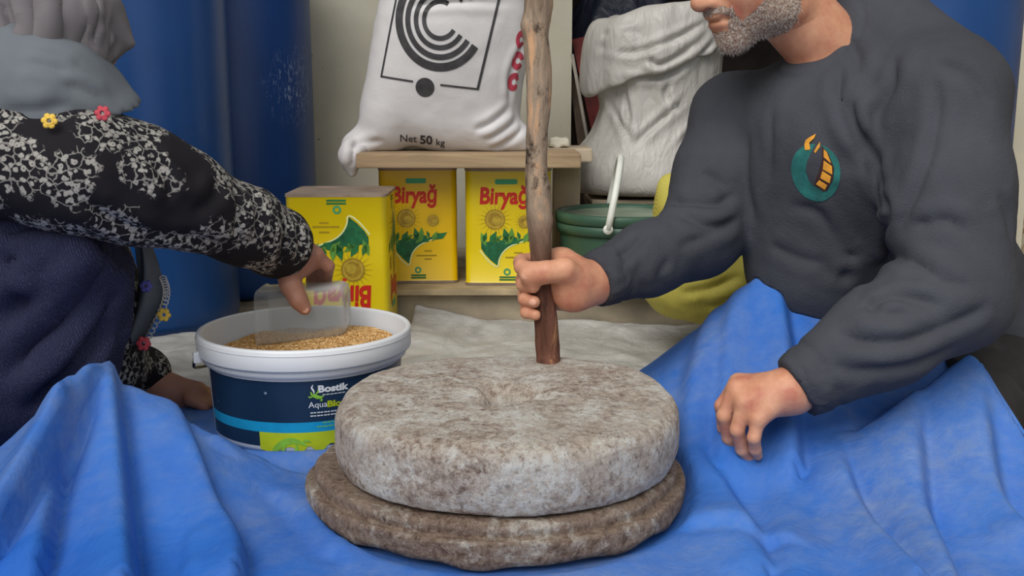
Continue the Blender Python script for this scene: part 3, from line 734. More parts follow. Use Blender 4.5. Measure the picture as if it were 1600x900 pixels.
# things leaning in the dark gap beside the cream wall
a, b = at(894, 85, 3.19), at(921, 235, 3.15); b2 = b + (b - a) * ((b[2] - 0.09) / (a[2] - b[2])); v, f = tube([a, (a + b2) / 2, b2], 0.0055, 10)
obj('thin_rod', v, f, 'grey_rod', None, b2, label='thin grey metal rod leaning in the dark gap beside the cream wall', cat='rod')
for (pa, pb_, yy, wd, m_, lb) in (((905, 60), (945, 240), 3.2, 0.05, 'dark_red_board', 'dark red board leaning behind the thin grey rod'), ((897, 120), (912, 240), 3.22, 0.03, 'dark_brown_board', 'narrow brown lath leaning beside the cream wall edge'), ((940, 130), (972, 215), 3.25, 0.06, 'dark_brown_board', 'dark slanted board just left of the pale bag')):
    a, b = at(*pa, yy + 0.1), at(*pb_, yy); d = b - a; e = b + d * (b[2] - 0.002) / (a[2] - b[2]); L_ = np.linalg.norm(e - a); zax = nrm(a - e); xax = nrm(np.cross(V(0, 1, 0), zax)); yax = np.cross(zax, xax)
    v, f = box((0, 0, 0), (wd, 0.016, L_), None, 0.002); v = v @ np.array([xax, yax, zax]) + (a + e) / 2
    obj('leaning_board', v, f, m_, None, e, False, label=lb, cat='board')

# yellow woven sack slumped on the step
yy = 2.20
F = Field((0.26, 1.98, 0.0), (0.80, 2.75, 0.50), 0.007)
F.ell(at(1108, 405, yy), (0.120, 0.13, 0.110), None, 0.0)
F.ell(at(1085, 440, yy), (0.125, 0.13, 0.085), None, 0.06)
F.chain([at(1100, 370, yy), at(1062, 320, yy + 0.02), at(1046, 288, yy + 0.03)], [0.08, 0.045, 0.014], 0.06)
F.ell(at(1150, 440, yy - 0.02), (0.06, 0.12, 0.09), None, 0.06)
v, f = F.mesh(2); v[:, 2] = np.where(v[:, 1] > LEDGE_Y - 0.01, np.maximum(v[:, 2], LEDGE_Z + 0.001), np.maximum(v[:, 2], 0.006))
B = bvh_of(v, f)
for pl in ([(1160, 360), (1176, 400), (1180, 440)], [(1090, 430), (1130, 395), (1160, 370)], [(1060, 460), (1110, 450), (1160, 430)], [(1100, 480), (1140, 470), (1170, 450)]): v = crease(v, f, B, pl, 0.006, 0.006, 0.004, 0.018)
v += normals(v, f) * (0.006 * fbm(v, 12, 3, 8))[:, None]
obj('yellow_sack', v, f, 'sack_yellow', None, (0.45, 2.3, v[:, 2].min()), label='slumped yellow woven sack behind the raised grey sleeve', cat='sack')

# ================================================================== plastic sheet on the floor
gx = np.arange(-1.05, 0.75, 0.008); gyv = np.arange(1.72, LEDGE_Y - 0.004, 0.008)
X, Y = np.meshgrid(gx, gyv, indexing='ij'); P = np.stack([X.ravel(), Y.ravel(), np.zeros(X.size)], 1)
q = P.copy(); q[:, 1] *= 1.3
h = 0.010 + 0.012 * (1 - np.abs(fbm(q, 5, 4, 21))) * 0.8 + 0.006 * fbm(q, 12, 3, 4)
h += 0.045 * np.exp(-((P[:, 0] + 0.24) / 0.15) ** 2) * np.clip((P[:, 1] - 2.10) / 0.33, 0, 1) ** 1.5
h += 0.006 * np.clip((P[:, 1] - 2.26) / 0.17, 0, 1) ** 2 * np.exp(-((P[:, 0] - 0.25) / 0.35) ** 2)
h *= np.clip((P[:, 1] - 1.72) / 0.06, 0.25, 1)
tin1 = (np.abs(P[:, 0] - at(526, 303, 2.2)[0]) < 0.135) & (P[:, 1] > 2.17); P[:, 2] = np.maximum(h, 0.003); P[tin1, 2] = 0.0015
for (dx_, dy2, r_) in ((d1x, d1y, RD), (d2x, d2y, RD)): P[np.hypot(P[:, 0] - dx_, P[:, 1] - dy2) < r_ + 0.012, 2] = 0.0012
P[:, 2] *= np.clip((np.hypot(P[:, 0] - 0.44, P[:, 1] - 2.2) - 0.14) / 0.08, 0.1, 1)
sh = obj('plastic_sheet', P, grid_faces(len(gx), len(gyv)), 'plastic_sheet', None, (0, 2.1, 0), label='crumpled whitish plastic sheet spread on the floor behind the millstone', cat='sheet')
sm = sh.modifiers.new('thickness', 'SOLIDIFY'); sm.thickness = 0.001; sm.offset = -1

# ================================================================== blue tarp
def polyz(pts, p):
    best = np.full(len(p), 9e9); z = np.zeros(len(p)); s = np.zeros(len(p))
    for i in range(len(pts) - 1):
        a, b = np.asarray(pts[i], float), np.asarray(pts[i + 1], float); e = b[:2] - a[:2]
        t = np.clip(((p - a[:2]) @ e) / (e @ e), 0, 1); q = a[:2] + t[:, None] * e; d = np.linalg.norm(p - q, axis=1); m = d < best
        best[m] = d[m]; z[m] = (a[2] + t * (b[2] - a[2]))[m]; s[m] = (q[:, 1] - p[:, 1])[m]
    return best, z, s
def smax(a, b, k=0.02):
    t = np.clip(0.5 + 0.5 * (a - b) / k, 0, 1); return b + (a - b) * t + k * t * (1 - t)
def tarp_h(p):
    x, y = p[:, 0], p[:, 1]; q = np.stack([x, y, 0 * x], 1)
    h = 0.004 * fbm(q, 4, 4, 31) + 0.0025 * fbm(q, 13, 3, 33) + 0.007
    kn = at(1185, 440, 1.70)
    d, z, s = polyz([(0.215, 1.90, 0.012), tuple(kn), (0.58, 1.66, 0.20), (0.70, 1.60, 0.14), (0.80, 1.56, 0.08)], p)
    Lf = 0.40 - 0.1 * np.clip((x - 0.5) / 0.3, 0, 1)
    g = np.where(s > -1e-3, np.clip(1 - d / Lf, 0, 1) ** 1.25, np.clip(1 - d / 0.12, 0, 1) ** 1.5); h = smax(h, z * g)
    d, z, s = polyz([(0.56, 1.44, 0.10), tuple(at(1515, 552, 1.5))], p)
    g = np.where(s > 0, np.clip(1 - d / 0.24, 0, 1) ** 1.2, np.clip(1 - d / 0.16, 0, 1) ** 1.2); h = smax(h, z * g)
    d, z, s = polyz([tuple(at(176, 588, 1.42)), tuple(at(100, 640, 1.36)), tuple(at(0, 704, 1.28)), tuple(at(-150, 770, 1.16))], p)
    g = np.where(s > 0, np.clip(1 - d / 0.30, 0, 1) ** 1.15, np.clip(1 - d / 0.07, 0, 1) ** 1.3); h = smax(h, z * g, 0.012)
    return h
def fold_list():
    F_ = lambda pl, z=0.02: np.array([onz(a, b, z)[:2] for a, b in pl])
    return [(F_([(184, 690), (190, 740), (198, 800), (206, 905)], 0.05), 0.034, 0.06, 0.005, -1), (F_([(172, 712), (130, 757), (90, 790), (0, 868)], 0.05), 0.036, 0.06, 0.005, -1), (F_([(128, 762), (95, 820), (68, 895)], 0.03), 0.026, 0.05, 0.005, -1),
            (F_([(262, 712), (328, 795), (372, 858), (376, 905)]), 0.024, 0.06, 0.005, -1), (F_([(300, 845), (296, 905)]), 0.005, 0.02, 0.008, 1), (F_([(330, 745), (352, 748)]), 0.005, 0.02, 0.008, 1),
            (F_([(1296, 720), (1330, 776), (1388, 850), (1432, 905)], 0.03), 0.013, 0.045, 0.010, -1), (F_([(1420, 672), (1436, 756), (1462, 812), (1504, 905)], 0.05), 0.018, 0.05, 0.010, -1), (F_([(1518, 672), (1556, 745), (1605, 792)], 0.06), 0.020, 0.05, 0.012, -1),
            (F_([(1215, 745), (1232, 830), (1238, 900)], 0.02), 0.006, 0.04, 0.02, 1), (F_([(1080, 740), (1140, 790), (1190, 890)], 0.01), 0.010, 0.06, 0.012, -1), (F_([(1120, 545), (1085, 600), (1070, 660)], 0.10), 0.010, 0.04, 0.012, 1), (F_([(1150, 530), (1135, 590), (1130, 640)], 0.12), 0.008, 0.03, 0.010, 1),
            (F_([(1195, 470), (1230, 510), (1250, 560)], 0.2), 0.016, 0.03, 0.010, -1), (F_([(420, 770), (470, 800), (520, 860)], 0.01), 0.006, 0.06, 0.014, 1), (F_([(1040, 830), (1120, 828), (1200, 850)], 0.01), 0.006, 0.04, 0.012, 1)]
FOLDS = fold_list()
def tarp_full(p):
    h = tarp_h(p)
    for pl, a, w1, w2, sg in FOLDS:
        lo, hi = pl.min(0) - 0.2, pl.max(0) + 0.2; m = np.where(((p > lo) & (p < hi)).all(1))[0]
        if not len(m): continue
        pp = spline(pl, 4 * len(pl)); d, t, near = seg_d(p[m], pp)
        i = np.clip((t * (len(pp) - 1)).astype(int), 0, len(pp) - 2); e = pp[i + 1] - pp[i]; r = p[m] - near; s = (e[:, 0] * r[:, 1] - e[:, 1] * r[:, 0]) * sg
        fade = np.clip(t * 4, 0, 1)
        a = a * 1.7; h[m] += a * fade * np.where(s > 0, np.exp(-(d / w1) ** 2), np.exp(-(d / w2) ** 2)) - a * 0.25 * fade * np.where(s <= 0, np.exp(-((d - w2 * 1.6) / (w2 * 1.2)) ** 2), 0)
    return h
STONE_C = (-0.010, 1.364); BK = at(477, 512, 1.665)
def tarp_back(x):   # where the tarp's rear hem lies
    kn = at(1185, 440, 1.70)
    return np.interp(x, [-1.5, -0.75, -0.5, -0.2, 0.1, 0.20, kn[0], 0.55, 1.1], [1.74, 1.78, 1.84, 1.86, 1.90, 1.905, 1.705, 1.74, 1.72])
nu, nv = 440, 230
us = np.linspace(-1.25, 1.02, nu); X = np.repeat(us[:, None], nv, 1); yb = tarp_back(us) + 0.004 * np.sin(us * 40)
tq = np.linspace(0, 1, nv)[None, :]; Y = 0.75 + (yb[:, None] - 0.75) * tq
P = np.stack([X.ravel(), Y.ravel()], 1)
# right hem swings towards the camera
hx = np.interp(P[:, 1], [0.7, 1.2, 1.38, 1.46, 1.5, 1.6, 2.0], [0.95, 0.83, 0.735, 0.712, 0.702, 0.70, 0.75]); over = P[:, 0] > hx
P[:, 0] = np.where(over, hx + (P[:, 0] - hx) * 0.02, P[:, 0])
H = tarp_full(P)
rs = np.hypot(P[:, 0] - STONE_C[0], P[:, 1] - STONE_C[1]); H = np.where(rs < 0.262, np.minimum(H, 0.010 - 0.008 * np.clip((0.262 - rs) / 0.02, 0, 1)), H)
rb = np.hypot(P[:, 0] - BK[0], P[:, 1] - 1.665); H = np.where(rb < 0.175, np.minimum(H, 0.006), H)
H += 0.018 * np.exp(-((rb - 0.19) / 0.02) ** 2) * (P[:, 1] < 1.60)
Hg = H.reshape(nu, nv)
for _ in range(2):
    Hp = np.pad(Hg, 1, mode='edge'); Hg = 0.5 * Hg + 0.125 * (Hp[2:, 1:-1] + Hp[:-2, 1:-1] + Hp[1:-1, 2:] + Hp[1:-1, :-2])
H = np.maximum(Hg.ravel(), 0.0015)
H = np.where(over, H - 0.004, H)
TARP_V = np.column_stack([P, H]); TARP_F = grid_faces(nu, nv)
tp = obj('blue_tarp', TARP_V, TARP_F, 'tarp', None, (0, 1.3, 0), label='dusty blue cloth tarp spread under the millstone and over the laps', cat='tarp')
sm = tp.modifiers.new('thickness', 'SOLIDIFY'); sm.thickness = 0.002; sm.offset = 1

# ================================================================== millstones
def stone(name, prof, c, n, lump, seed, mat, label, extra=None, lip=False):
    pa_ = np.array(prof, float); cum = np.concatenate([[0], np.cumsum(np.linalg.norm(np.diff(pa_, axis=0), axis=1))]); ss = np.unique(np.concatenate([np.linspace(0, cum[-1], 90), cum])); prof = np.stack([np.interp(ss, cum, pa_[:, 0]), np.interp(ss, cum, pa_[:, 1])], 1) if lip else spline(pa_, 6 * len(prof))
    v, f = lathe([tuple(q) for q in prof], n, (c[0], c[1], 0)); v0 = v - V(c[0], c[1], 0)
    th = np.arctan2(v0[:, 1], v0[:, 0]); rr = np.hypot(v0[:, 0], v0[:, 1])
    if extra is not None: v0 = extra(v0, th, rr)
    dn = fbm(v0, 16, 5, seed); rad = np.column_stack([np.cos(th), np.sin(th), np.zeros(len(th))])
    v0 = v0 + rad * (lump * (dn + 0.8 * fbm(v0, 5, 2, seed + 7)) * np.clip(rr / 0.15, 0, 1))[:, None]; v0[:, 2] += lump * 0.5 * fbm(v0, 22, 4, seed + 3) * (np.asarray(v0)[:, 2] > 0.03)
    return obj(name, v0 + V(c[0], c[1], 0), f, mat, None, (c[0], c[1], v0[:, 2].min()), label=label, cat='millstone')
def lower_extra(v, th, rr):
    # a broad lip on the left front, scalloped underside
    k = 0.022 * np.exp(-(((th - math.radians(188) + np.pi) % (2 * np.pi) - np.pi) / 0.5) ** 2)
    sc = 1 + k / 0.25 * np.clip(rr / 0.2, 0, 1); v = v.copy(); v[:, 0] *= sc; v[:, 1] *= sc
    low = np.clip((0.03 - v[:, 2]) / 0.03, 0, 1); out = np.clip((rr - 0.17) / 0.06, 0, 1)
    v[:, 2] += low * out * 0.006 * (0.6 + np.sin(th * 9 + 1.0) * 0.6 + 0.5 * np.sin(th * 17 + 2) + 0.4 * np.sin(th * 5)); v[:, 2] = np.maximum(v[:, 2], 0.006); return v
LZ = 0.064
stone('lower_millstone', [(0, 0.008), (0.15, 0.008), (0.238, 0.008), (0.246, 0.012), (0.2505, 0.022), (0.2520, 0.038), (0.2515, 0.0435), (0.2480, 0.0460), (0.2400, 0.0448), (0.2395, 0.0480), (0.2405, 0.058), (0.2370, LZ - 0.001), (0.232, LZ + 0.001), (0.20, LZ), (0.1, LZ), (0, LZ)],
      (STONE_C[0] - 0.001, STONE_C[1]), 260, 0.0032, 3, 'brown_stone', 'brown lower millstone with grooved rim lying on the blue tarp', lower_extra, True)
def upper_extra(v, th, rr):
    v = v.copy(); m = v[:, 2] > 0.11
    e = np.clip(1 - np.abs(rr - 0.042) / 0.03, 0, 1); v[:, 2] += np.where(m, e * 0.007 * np.sin(th * 5 + 1 + 1.5 * np.sin(th * 2)) + 0.0025 * np.sin(th * 3) * np.clip(rr / 0.2, 0, 1), 0); return v
UZ = 0.157
stone('upper_millstone', [(0.0, LZ + 0.004), (0.10, LZ + 0.004), (0.205, LZ + 0.003), (0.224, LZ + 0.004), (0.231, LZ + 0.012), (0.2355, LZ + 0.030), (0.2360, UZ - 0.028), (0.2335, UZ - 0.015), (0.226, UZ - 0.0065), (0.212, UZ - 0.002), (0.16, UZ - 0.001), (0.10, UZ), (0.065, UZ - 0.002), (0.050, UZ - 0.006), (0.040, UZ - 0.013), (0.030, UZ - 0.024), (0.022, UZ - 0.05), (0.0, UZ - 0.052)],
      (STONE_C[0] + 0.004, STONE_C[1]), 280, 0.0034, 9, 'pale_stone', 'round flour-dusted upper millstone with central hole and stick', upper_extra)

# ================================================================== wooden stick
SYK = 1.545
sb = onz(857, 572, UZ); sb[2] = UZ - 0.03
pts = [sb] + [at(a, b, SYK) for a, b in ((857, 560), (853, 505), (848, 450), (845, 400), (843, 360), (841, 320), (838, 270), (839, 200), (842, 130), (838, 60), (841, 10), (848, -60), (846, -130))]
rad_px = [19, 19, 19.5, 16.5, 16.5, 17.5, 19.5, 17, 17.5, 20, 19, 22, 19, 18]
sp_ = spline(np.array(pts), 150); rr = np.interp(np.linspace(0, len(pts) - 1, 150), range(len(pts)), rad_px) * SYK / FPX
v, f = tube(sp_, rr, 28)
v0 = v.copy(); ctr = np.repeat(sp_, 28, 0); dirv = v0 - ctr
v = ctr + dirv * (1 + 0.07 * fbm(v0 * V(1, 1, 0.5), 45, 4, 2) + 0.05 * fbm(v0, 14, 2, 6))[:, None]
# a knot or two
for (px, py, s_, am) in ((868, 345, -1, 0.006), (822, 40, 1, 0.006), (852, 290, 1, 0.003)):
    c_ = at(px, py, SYK - 0.008); d = np.linalg.norm(v - c_, axis=1); v += (dirv / np.linalg.norm(dirv, axis=1)[:, None]) * (am * np.exp(-(d / 0.014) ** 2))[:, None]
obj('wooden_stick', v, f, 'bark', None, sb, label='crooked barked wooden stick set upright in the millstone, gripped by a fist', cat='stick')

# ================================================================== white bucket
BY = 1.665; bx, RZ = BK[0], BK[2] + 0.003; BR = 0.1745; c = (bx, BY, 0); BZ0 = 0.012
root = thing('white_bucket', (bx, BY, BZ0), 'white plastic bucket with navy label holding grain, beside the millstone', 'bucket')
zz1, zz2 = RZ - 0.034, RZ - 0.048
v, f = lathe([(BR - 0.016, zz2), (0.152, BZ0 + 0.008), (0.146, BZ0), (0, BZ0)], 96, c); obj('body', v, f[::-1], 'bucket_white', root)
v, f = lathe([(0, BZ0 + 0.004), (0.142, BZ0 + 0.004), (0.148, BZ0 + 0.01), (BR - 0.0195, zz2 - 0.002), (BR - 0.0115, zz1), (BR - 0.0095, RZ - 0.006), (BR - 0.008, RZ - 0.002)], 96, c); obj('inner_wall', v, f, 'bucket_white', root)
v, f = lathe([(BR - 0.008, RZ - 0.002), (BR - 0.006, RZ), (BR - 0.001, RZ - 0.0005), (BR + 0.001, RZ - 0.004), (BR + 0.0005, zz1 + 0.003), (BR - 0.001, zz1), (BR - 0.008, zz1 - 0.0005)], 96, c); obj('rim_band', v, f[::-1], 'bucket_white', root)
v, f = lathe([(BR - 0.008, zz1 - 0.0005), (BR - 0.0065, zz1 - 0.003), (BR - 0.0085, zz2 + 0.002), (BR - 0.016, zz2)], 96, c); obj('lower_rim', v, f[::-1], 'bucket_white', root)
for sgn in (0,):
    v, f = lathe([(BR + 0.0003, RZ - 0.010), (BR + 0.0022, RZ - 0.0085), (BR + 0.0003, RZ - 0.007)], 96, c); obj('rim_bead', v, f, 'bucket_white', root)
# label wrapped round the wall: azimuth 0 faces the camera
az0 = math.atan2(-BY, -bx)
def wall_r(z): return 0.152 + (BR - 0.0165 - 0.152) * (z - BZ0 - 0.008) / (zz2 - BZ0 - 0.008)
def wrap(v2, lift):   # v2: (arc metres to the right as seen, height)
    v2 = np.asarray(v2, float); r = wall_r(v2[:, 1]) + lift; a = az0 + v2[:, 0] / 0.16
    return np.stack([bx + r * np.cos(a), BY + r * np.sin(a), v2[:, 1]], 1)
def lab(name, g, mat, lift): v2, f2 = subdiv2d(g[0], g[1], 0.012); return obj(name, wrap(v2, lift), f2, mat, root, None, False)
def gridrect(a0, a1, z0, z1, n=40, wob=0.0):
    xs = np.linspace(a0, a1, n); lo = z0 + (wob * fbm(np.stack([xs * 60, xs * 0, xs * 0], 1), 1, 3, 4) if wob else 0); lo = np.broadcast_to(lo, n)
    return np.concatenate([np.stack([xs, lo], 1), np.stack([xs, np.full(n, z1)], 1)]), [(i, i + 1, n + i + 1, n + i) for i in range(n - 1)]
LT = zz2 - 0.0040
g = gridrect(-0.212, 0.30, BZ0 + 0.012, LT, 90); o = obj('label', wrap(g[0], 0.0005), g[1], 'label_navy', root, None, True)
def lub(px, py):   # photo place -> label coordinates
    d = ray(px, py); o_ = CAMP; r = 0.158; A = d[0] ** 2 + d[1] ** 2; Bq = 2 * (d[0] * (o_[0] - bx) + d[1] * (o_[1] - BY)); Cq = (o_[0] - bx) ** 2 + (o_[1] - BY) ** 2 - r * r
    tt = (-Bq - math.sqrt(max(Bq * Bq - 4 * A * Cq, 0))) / (2 * A); p = o_ + d * tt; a = math.atan2(p[1] - BY, p[0] - bx) - az0
    return np.array([((a + np.pi) % (2 * np.pi) - np.pi) * 0.16, p[2]])
s1, s0 = lub(420, 661)[1], lub(420, 677)[1]
g = gridrect(-0.212, 0.30, s0, s1, 90); obj('blue_stripe', wrap(g[0], 0.0009), g[1], 'label_blue', root)
l0 = lub(404, 690)[0]; l1 = lub(404, 701)[1]
g = gridrect(l0, 0.28, l1, s0, 70, 0.006); obj('lime_patch', wrap(g[0], 0.0010), g[1], 'label_lime', root)
def ltext(s, px0, px1, py, cap, off, mat, shear=0.0):
    tv, tf = text2d(s, cap / 0.70, off, shear, 'LEFT'); a, b = lub(px0, py), lub(px1, py); wd = tv[:, 0].max() - tv[:, 0].min(); tv[:, 0] = (tv[:, 0] - tv[:, 0].min()) * (b[0] - a[0]) / wd + a[0]; tv[:, 1] += a[1]
    lab('lettering', (tv, tf), mat, 0.0014)
ltext('Bostik', 497, 545, 613, 0.0105, 0.0007, 'label_white')
ltext('Aqua', 482, 512, 638, 0.0095, 0.0, 'label_white')
ltext('Blocker', 512, 562, 636, 0.0095, 0.0006, 'label_lime')
for (a, b, py) in ((504, 541, 617), (485, 548, 646), (485, 548, 651), (505, 548, 661), (496, 548, 668)):
    p_, q_ = lub(a, py), lub(b, py); n_ = 12; xs = np.linspace(p_[0], q_[0], n_ + 1)
    gs = [gridrect(xs[i], xs[i + 1] - 0.0008 * (1 + i % 2), p_[1] - 0.0008, p_[1] + 0.0009, 2) for i in range(n_)]
    mv, mf = [], []
    for q in gs: mf += [tuple(k + len(mv) for k in t_) for t_ in q[1]]; mv += q[0].tolist()
    lab('fine_print', (np.array(mv), mf), 'label_white' if py < 655 else 'label_gecko', 0.0013)
def stroke(pts, wd): 
    sp = spline(np.array(pts), 20); tn = np.gradient(sp, axis=0); tn /= np.linalg.norm(tn, axis=1)[:, None]; nn_ = np.stack([-tn[:, 1], tn[:, 0]], 1); ww = (wd * np.sin(np.linspace(0.25, np.pi - 0.15, 20)))[:, None]
    return np.concatenate([sp - nn_ * ww, sp + nn_ * ww]), [(i, i + 1, 21 + i, 20 + i) for i in range(19)]
lab('lizard_emblem', stroke([lub(489, 601), lub(487, 606), lub(490, 611), lub(491, 616)], 0.0014), 'label_white', 0.0013)
lab('lizard_emblem', stroke([lub(485, 616), lub(492, 619), lub(499, 621), lub(506, 619)], 0.0030), 'label_gecko', 0.0014)
for q in ([(492, 617), (497, 612), (496, 609)], [(491, 619), (484, 621), (482, 619)], [(498, 620), (503, 625), (500, 627)], [(488, 617), (485, 612)]): lab('lizard_emblem', stroke([lub(*e) for e in q], 0.0013), 'label_gecko', 0.0015)
lab('lizard_picture', stroke([lub(424, 716), lub(430, 702), lub(446, 692), lub(462, 691), lub(480, 698)], 0.0055), 'label_gecko', 0.0016)
for q in ([(446, 694), (442, 704), (438, 712)], [(462, 693), (463, 703), (457, 710)], [(470, 694), (478, 690), (486, 692)]): lab('lizard_picture', stroke([lub(*e) for e in q], 0.0022), 'label_gecko', 0.0017)
# wire bail with its lug on the left
ang = az0 - math.radians(76)
lugc = V(bx + (BR + 0.002) * math.cos(ang), BY + (BR + 0.002) * math.sin(ang), zz1 - 0.002)
v, f = box(lugc + V(0, 0, 0.002), (0.012, 0.012, 0.018), rotz(ang), 0.002); obj('handle_lug', v, f, 'bucket_white', root, None, False)
hp = []
for a in np.linspace(0, math.pi, 40):
    r_ = BR + 0.006; aa = ang - a; hp.append((bx + r_ * math.cos(aa), BY + r_ * math.sin(aa), zz1 - 0.002 - 0.055 * math.sin(a) ** 0.55))
v, f = tube(hp, 0.0024, 8); obj('wire_handle', v, f, 'wire_grey', root)

# grain
GRZ = RZ - 0.036
rr_ = np.linspace(0, 1, 40); th = np.linspace(0, 2 * np.pi, 120, endpoint=False); RR, TT = np.meshgrid(rr_, th, indexing='ij')
rw = 0.1555
X = bx + RR * rw * np.cos(TT); Y = BY + RR * rw * np.sin(TT); P = np.stack([X.ravel(), Y.ravel(), np.zeros(X.size)], 1)
def gh(P): 
    return GRZ + 0.004 * fbm(P, 14, 3, 51) + 0.010 * np.exp(-((P[:, 0] - bx - 0.06) ** 2 + (P[:, 1] - BY - 0.05) ** 2) / 0.006) - 0.008 * np.exp(-((P[:, 0] - bx + 0.09) ** 2 + (P[:, 1] - BY - 0.03) ** 2) / 0.005)
P[:, 2] = gh(P); m = 120
f = [(i * m + j, (i + 1) * m + j, (i + 1) * m + (j + 1) % m, i * m + (j + 1) % m) for i in range(39) for j in range(m)]
f = [q[::-1] for q in f]
gr = obj('grain_heap', P, f, 'grain', None, (bx, BY, GRZ - 0.02), label='golden cracked grain heaped inside the white bucket', cat='grain', kind='stuff')
N = 9000; r_ = rw * 0.985 * np.sqrt(rng.random(N)); t_ = 2 * np.pi * rng.random(N); C = np.stack([bx + r_ * np.cos(t_), BY + r_ * np.sin(t_), np.zeros(N)], 1); C[:, 2] = gh(C) + 0.0006
kv = np.array([(1, 0, 0), (0, 1, 0), (0, 0, 1), (-1, 0, 0), (0, -1, 0), (0, 0, -1)], float); kf = [(0, 1, 2), (1, 3, 2), (3, 4, 2), (4, 0, 2), (1, 0, 5), (3, 1, 5), (4, 3, 5), (0, 4, 5)]
sz = (0.0014 + 0.0008 * rng.random((N, 1, 1))) * np.array([1.3, 0.8, 0.7])[None, None]; K = kv[None] * sz; a_ = 2 * np.pi * rng.random(N); ca, sa = np.cos(a_)[:, None], np.sin(a_)[:, None]
K = np.stack([K[..., 0] * ca - K[..., 1] * sa, K[..., 0] * sa + K[..., 1] * ca, K[..., 2]], 2) + C[:, None]
ff = (np.arange(N)[:, None, None] * 6 + np.array(kf)[None]).reshape(-1, 3)
k_ = obj('kernels', K.reshape(-1, 3), ff, 'grain_kernel', gr, None, False); k_['kind'] = 'stuff'

# clear scoop tub
def tub():
    cx0, cx1 = at(406, 480, 1.72)[0], at(541, 480, 1.72)[0]; zlo = GRZ - 0.002; zhi = at(470, 447, 1.72)[2]
    cxm, hx_ = (cx0 + cx1) / 2, (cx1 - cx0) / 2; y0, y1 = 1.685, 1.785
    # rounded-box tub lying on its side, mouth towards the left and a little down
    vs = []; n = 48; th = 2 * np.pi * np.arange(n) / n
    def ringat(x, s):
        e = 0.38; cy_, sy_ = np.cos(th), np.sin(th)
        yy_ = (y0 + y1) / 2 + (y1 - y0) / 2 * s * np.sign(cy_) * np.abs(cy_) ** e; z_ = (zlo + zhi) / 2 + (zhi - zlo) / 2 * s * np.sign(sy_) * np.abs(sy_) ** e
        z_ = z_ + 0.006 * (x - cxm) / hx_
        return np.stack([np.full(n, x), yy_, z_], 1)
    prof = [(cx0 - 0.001, 1.03), (cx0, 1.05), (cx0 + 0.004, 1.05), (cx0 + 0.006, 1.0), (cxm, 0.985), (cx1 - 0.022, 0.96), (cx1 - 0.010, 0.93), (cx1 - 0.003, 0.84), (cx1, 0.70), (cx1, 0.40), (cx1 - 0.002, 0.36), (cx1 - 0.002, 0.0)]
    v = np.concatenate([ringat(x, s) for x, s in prof]); f = [(i * n + j, i * n + (j + 1) % n, (i + 1) * n + (j + 1) % n, (i + 1) * n + j) for i in range(len(prof) - 1) for j in range(n)]
    o = obj('plastic_scoop', v, f, 'clear_plastic', None, (cxm, 1.735, zlo), label='clear plastic tub used as a scoop, dipped in the grain', cat='scoop')
    sm = o.modifiers.new('thickness', 'SOLIDIFY'); sm.thickness = 0.0012
    return o
tub()

# ================================================================== people: materials
t = NT('skin', 0.5, 0.4)
t.col(t.ramp(t.noise(30, 5, 0.6), [(0.28, (184, 112, 92)), (0.45, (196, 136, 108)), (0.7, (212, 158, 126))])); t.bump(t.noise(180, 4), 0.25, 0.0015)
t.b.inputs['Subsurface Weight'].default_value = 0.08; t.b.inputs['Subsurface Radius'].default_value = (0.01, 0.004, 0.002)
t = NT('skin_shaded', 0.5, 0.4)  # second skin tone, darkened: shade on the hand is put into the colour
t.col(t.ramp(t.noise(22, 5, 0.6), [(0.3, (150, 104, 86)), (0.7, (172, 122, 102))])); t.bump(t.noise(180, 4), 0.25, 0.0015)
plain('lip', (170, 96, 84), 0.5, 0.08); plain('nail', (212, 158, 136), 0.35, 0.04)
t = NT('beard_hair', 0.85, 0.2); t.col(t.ramp(t.noise(320, 3, 0.7), [(0.34, (120, 92, 78)), (0.5, (170, 146, 130)), (0.66, (208, 198, 188))])); t.bump(t.noise(380, 3, 0.7), 0.9, 0.003)
t = NT('beard_strand', 0.7, 0.2); oi = t.n('ShaderNodeNewGeometry'); t.col(t.ramp(oi.outputs['Random Per Island'], [(0.0, (96, 84, 76)), (0.25, (160, 150, 142)), (1.0, (236, 232, 228))]))
plain('hair_grey', (92, 86, 82), 0.8, 0.3, 150, 0.6, 260)
t = NT('sweatshirt', 0.9, 0.15); t.col(t.ramp(t.noise(5, 4), [(0.3, (60, 61, 67)), (0.7, (73, 75, 82))])); t.bump(t.math('ADD', t.noise(420, 2), t.math('MULTIPLY', t.noise(16, 4, 0.6, 0.5), 2.5)), 0.35, 0.004)
plain('trousers', (40, 38, 39), 0.92, 0.2, 14, 0.4, 120)
plain('eye_white', (225, 222, 215), 0.2, 0.02); plain('iris', (60, 40, 26), 0.2, 0.05)
plain('logo_teal', (36, 104, 100), 0.8, 0.14, 60, 0.3, 300); plain('logo_orange', (226, 156, 52), 0.75, 0.08, 60); plain('logo_outline', (60, 36, 34), 0.8, 0.1)
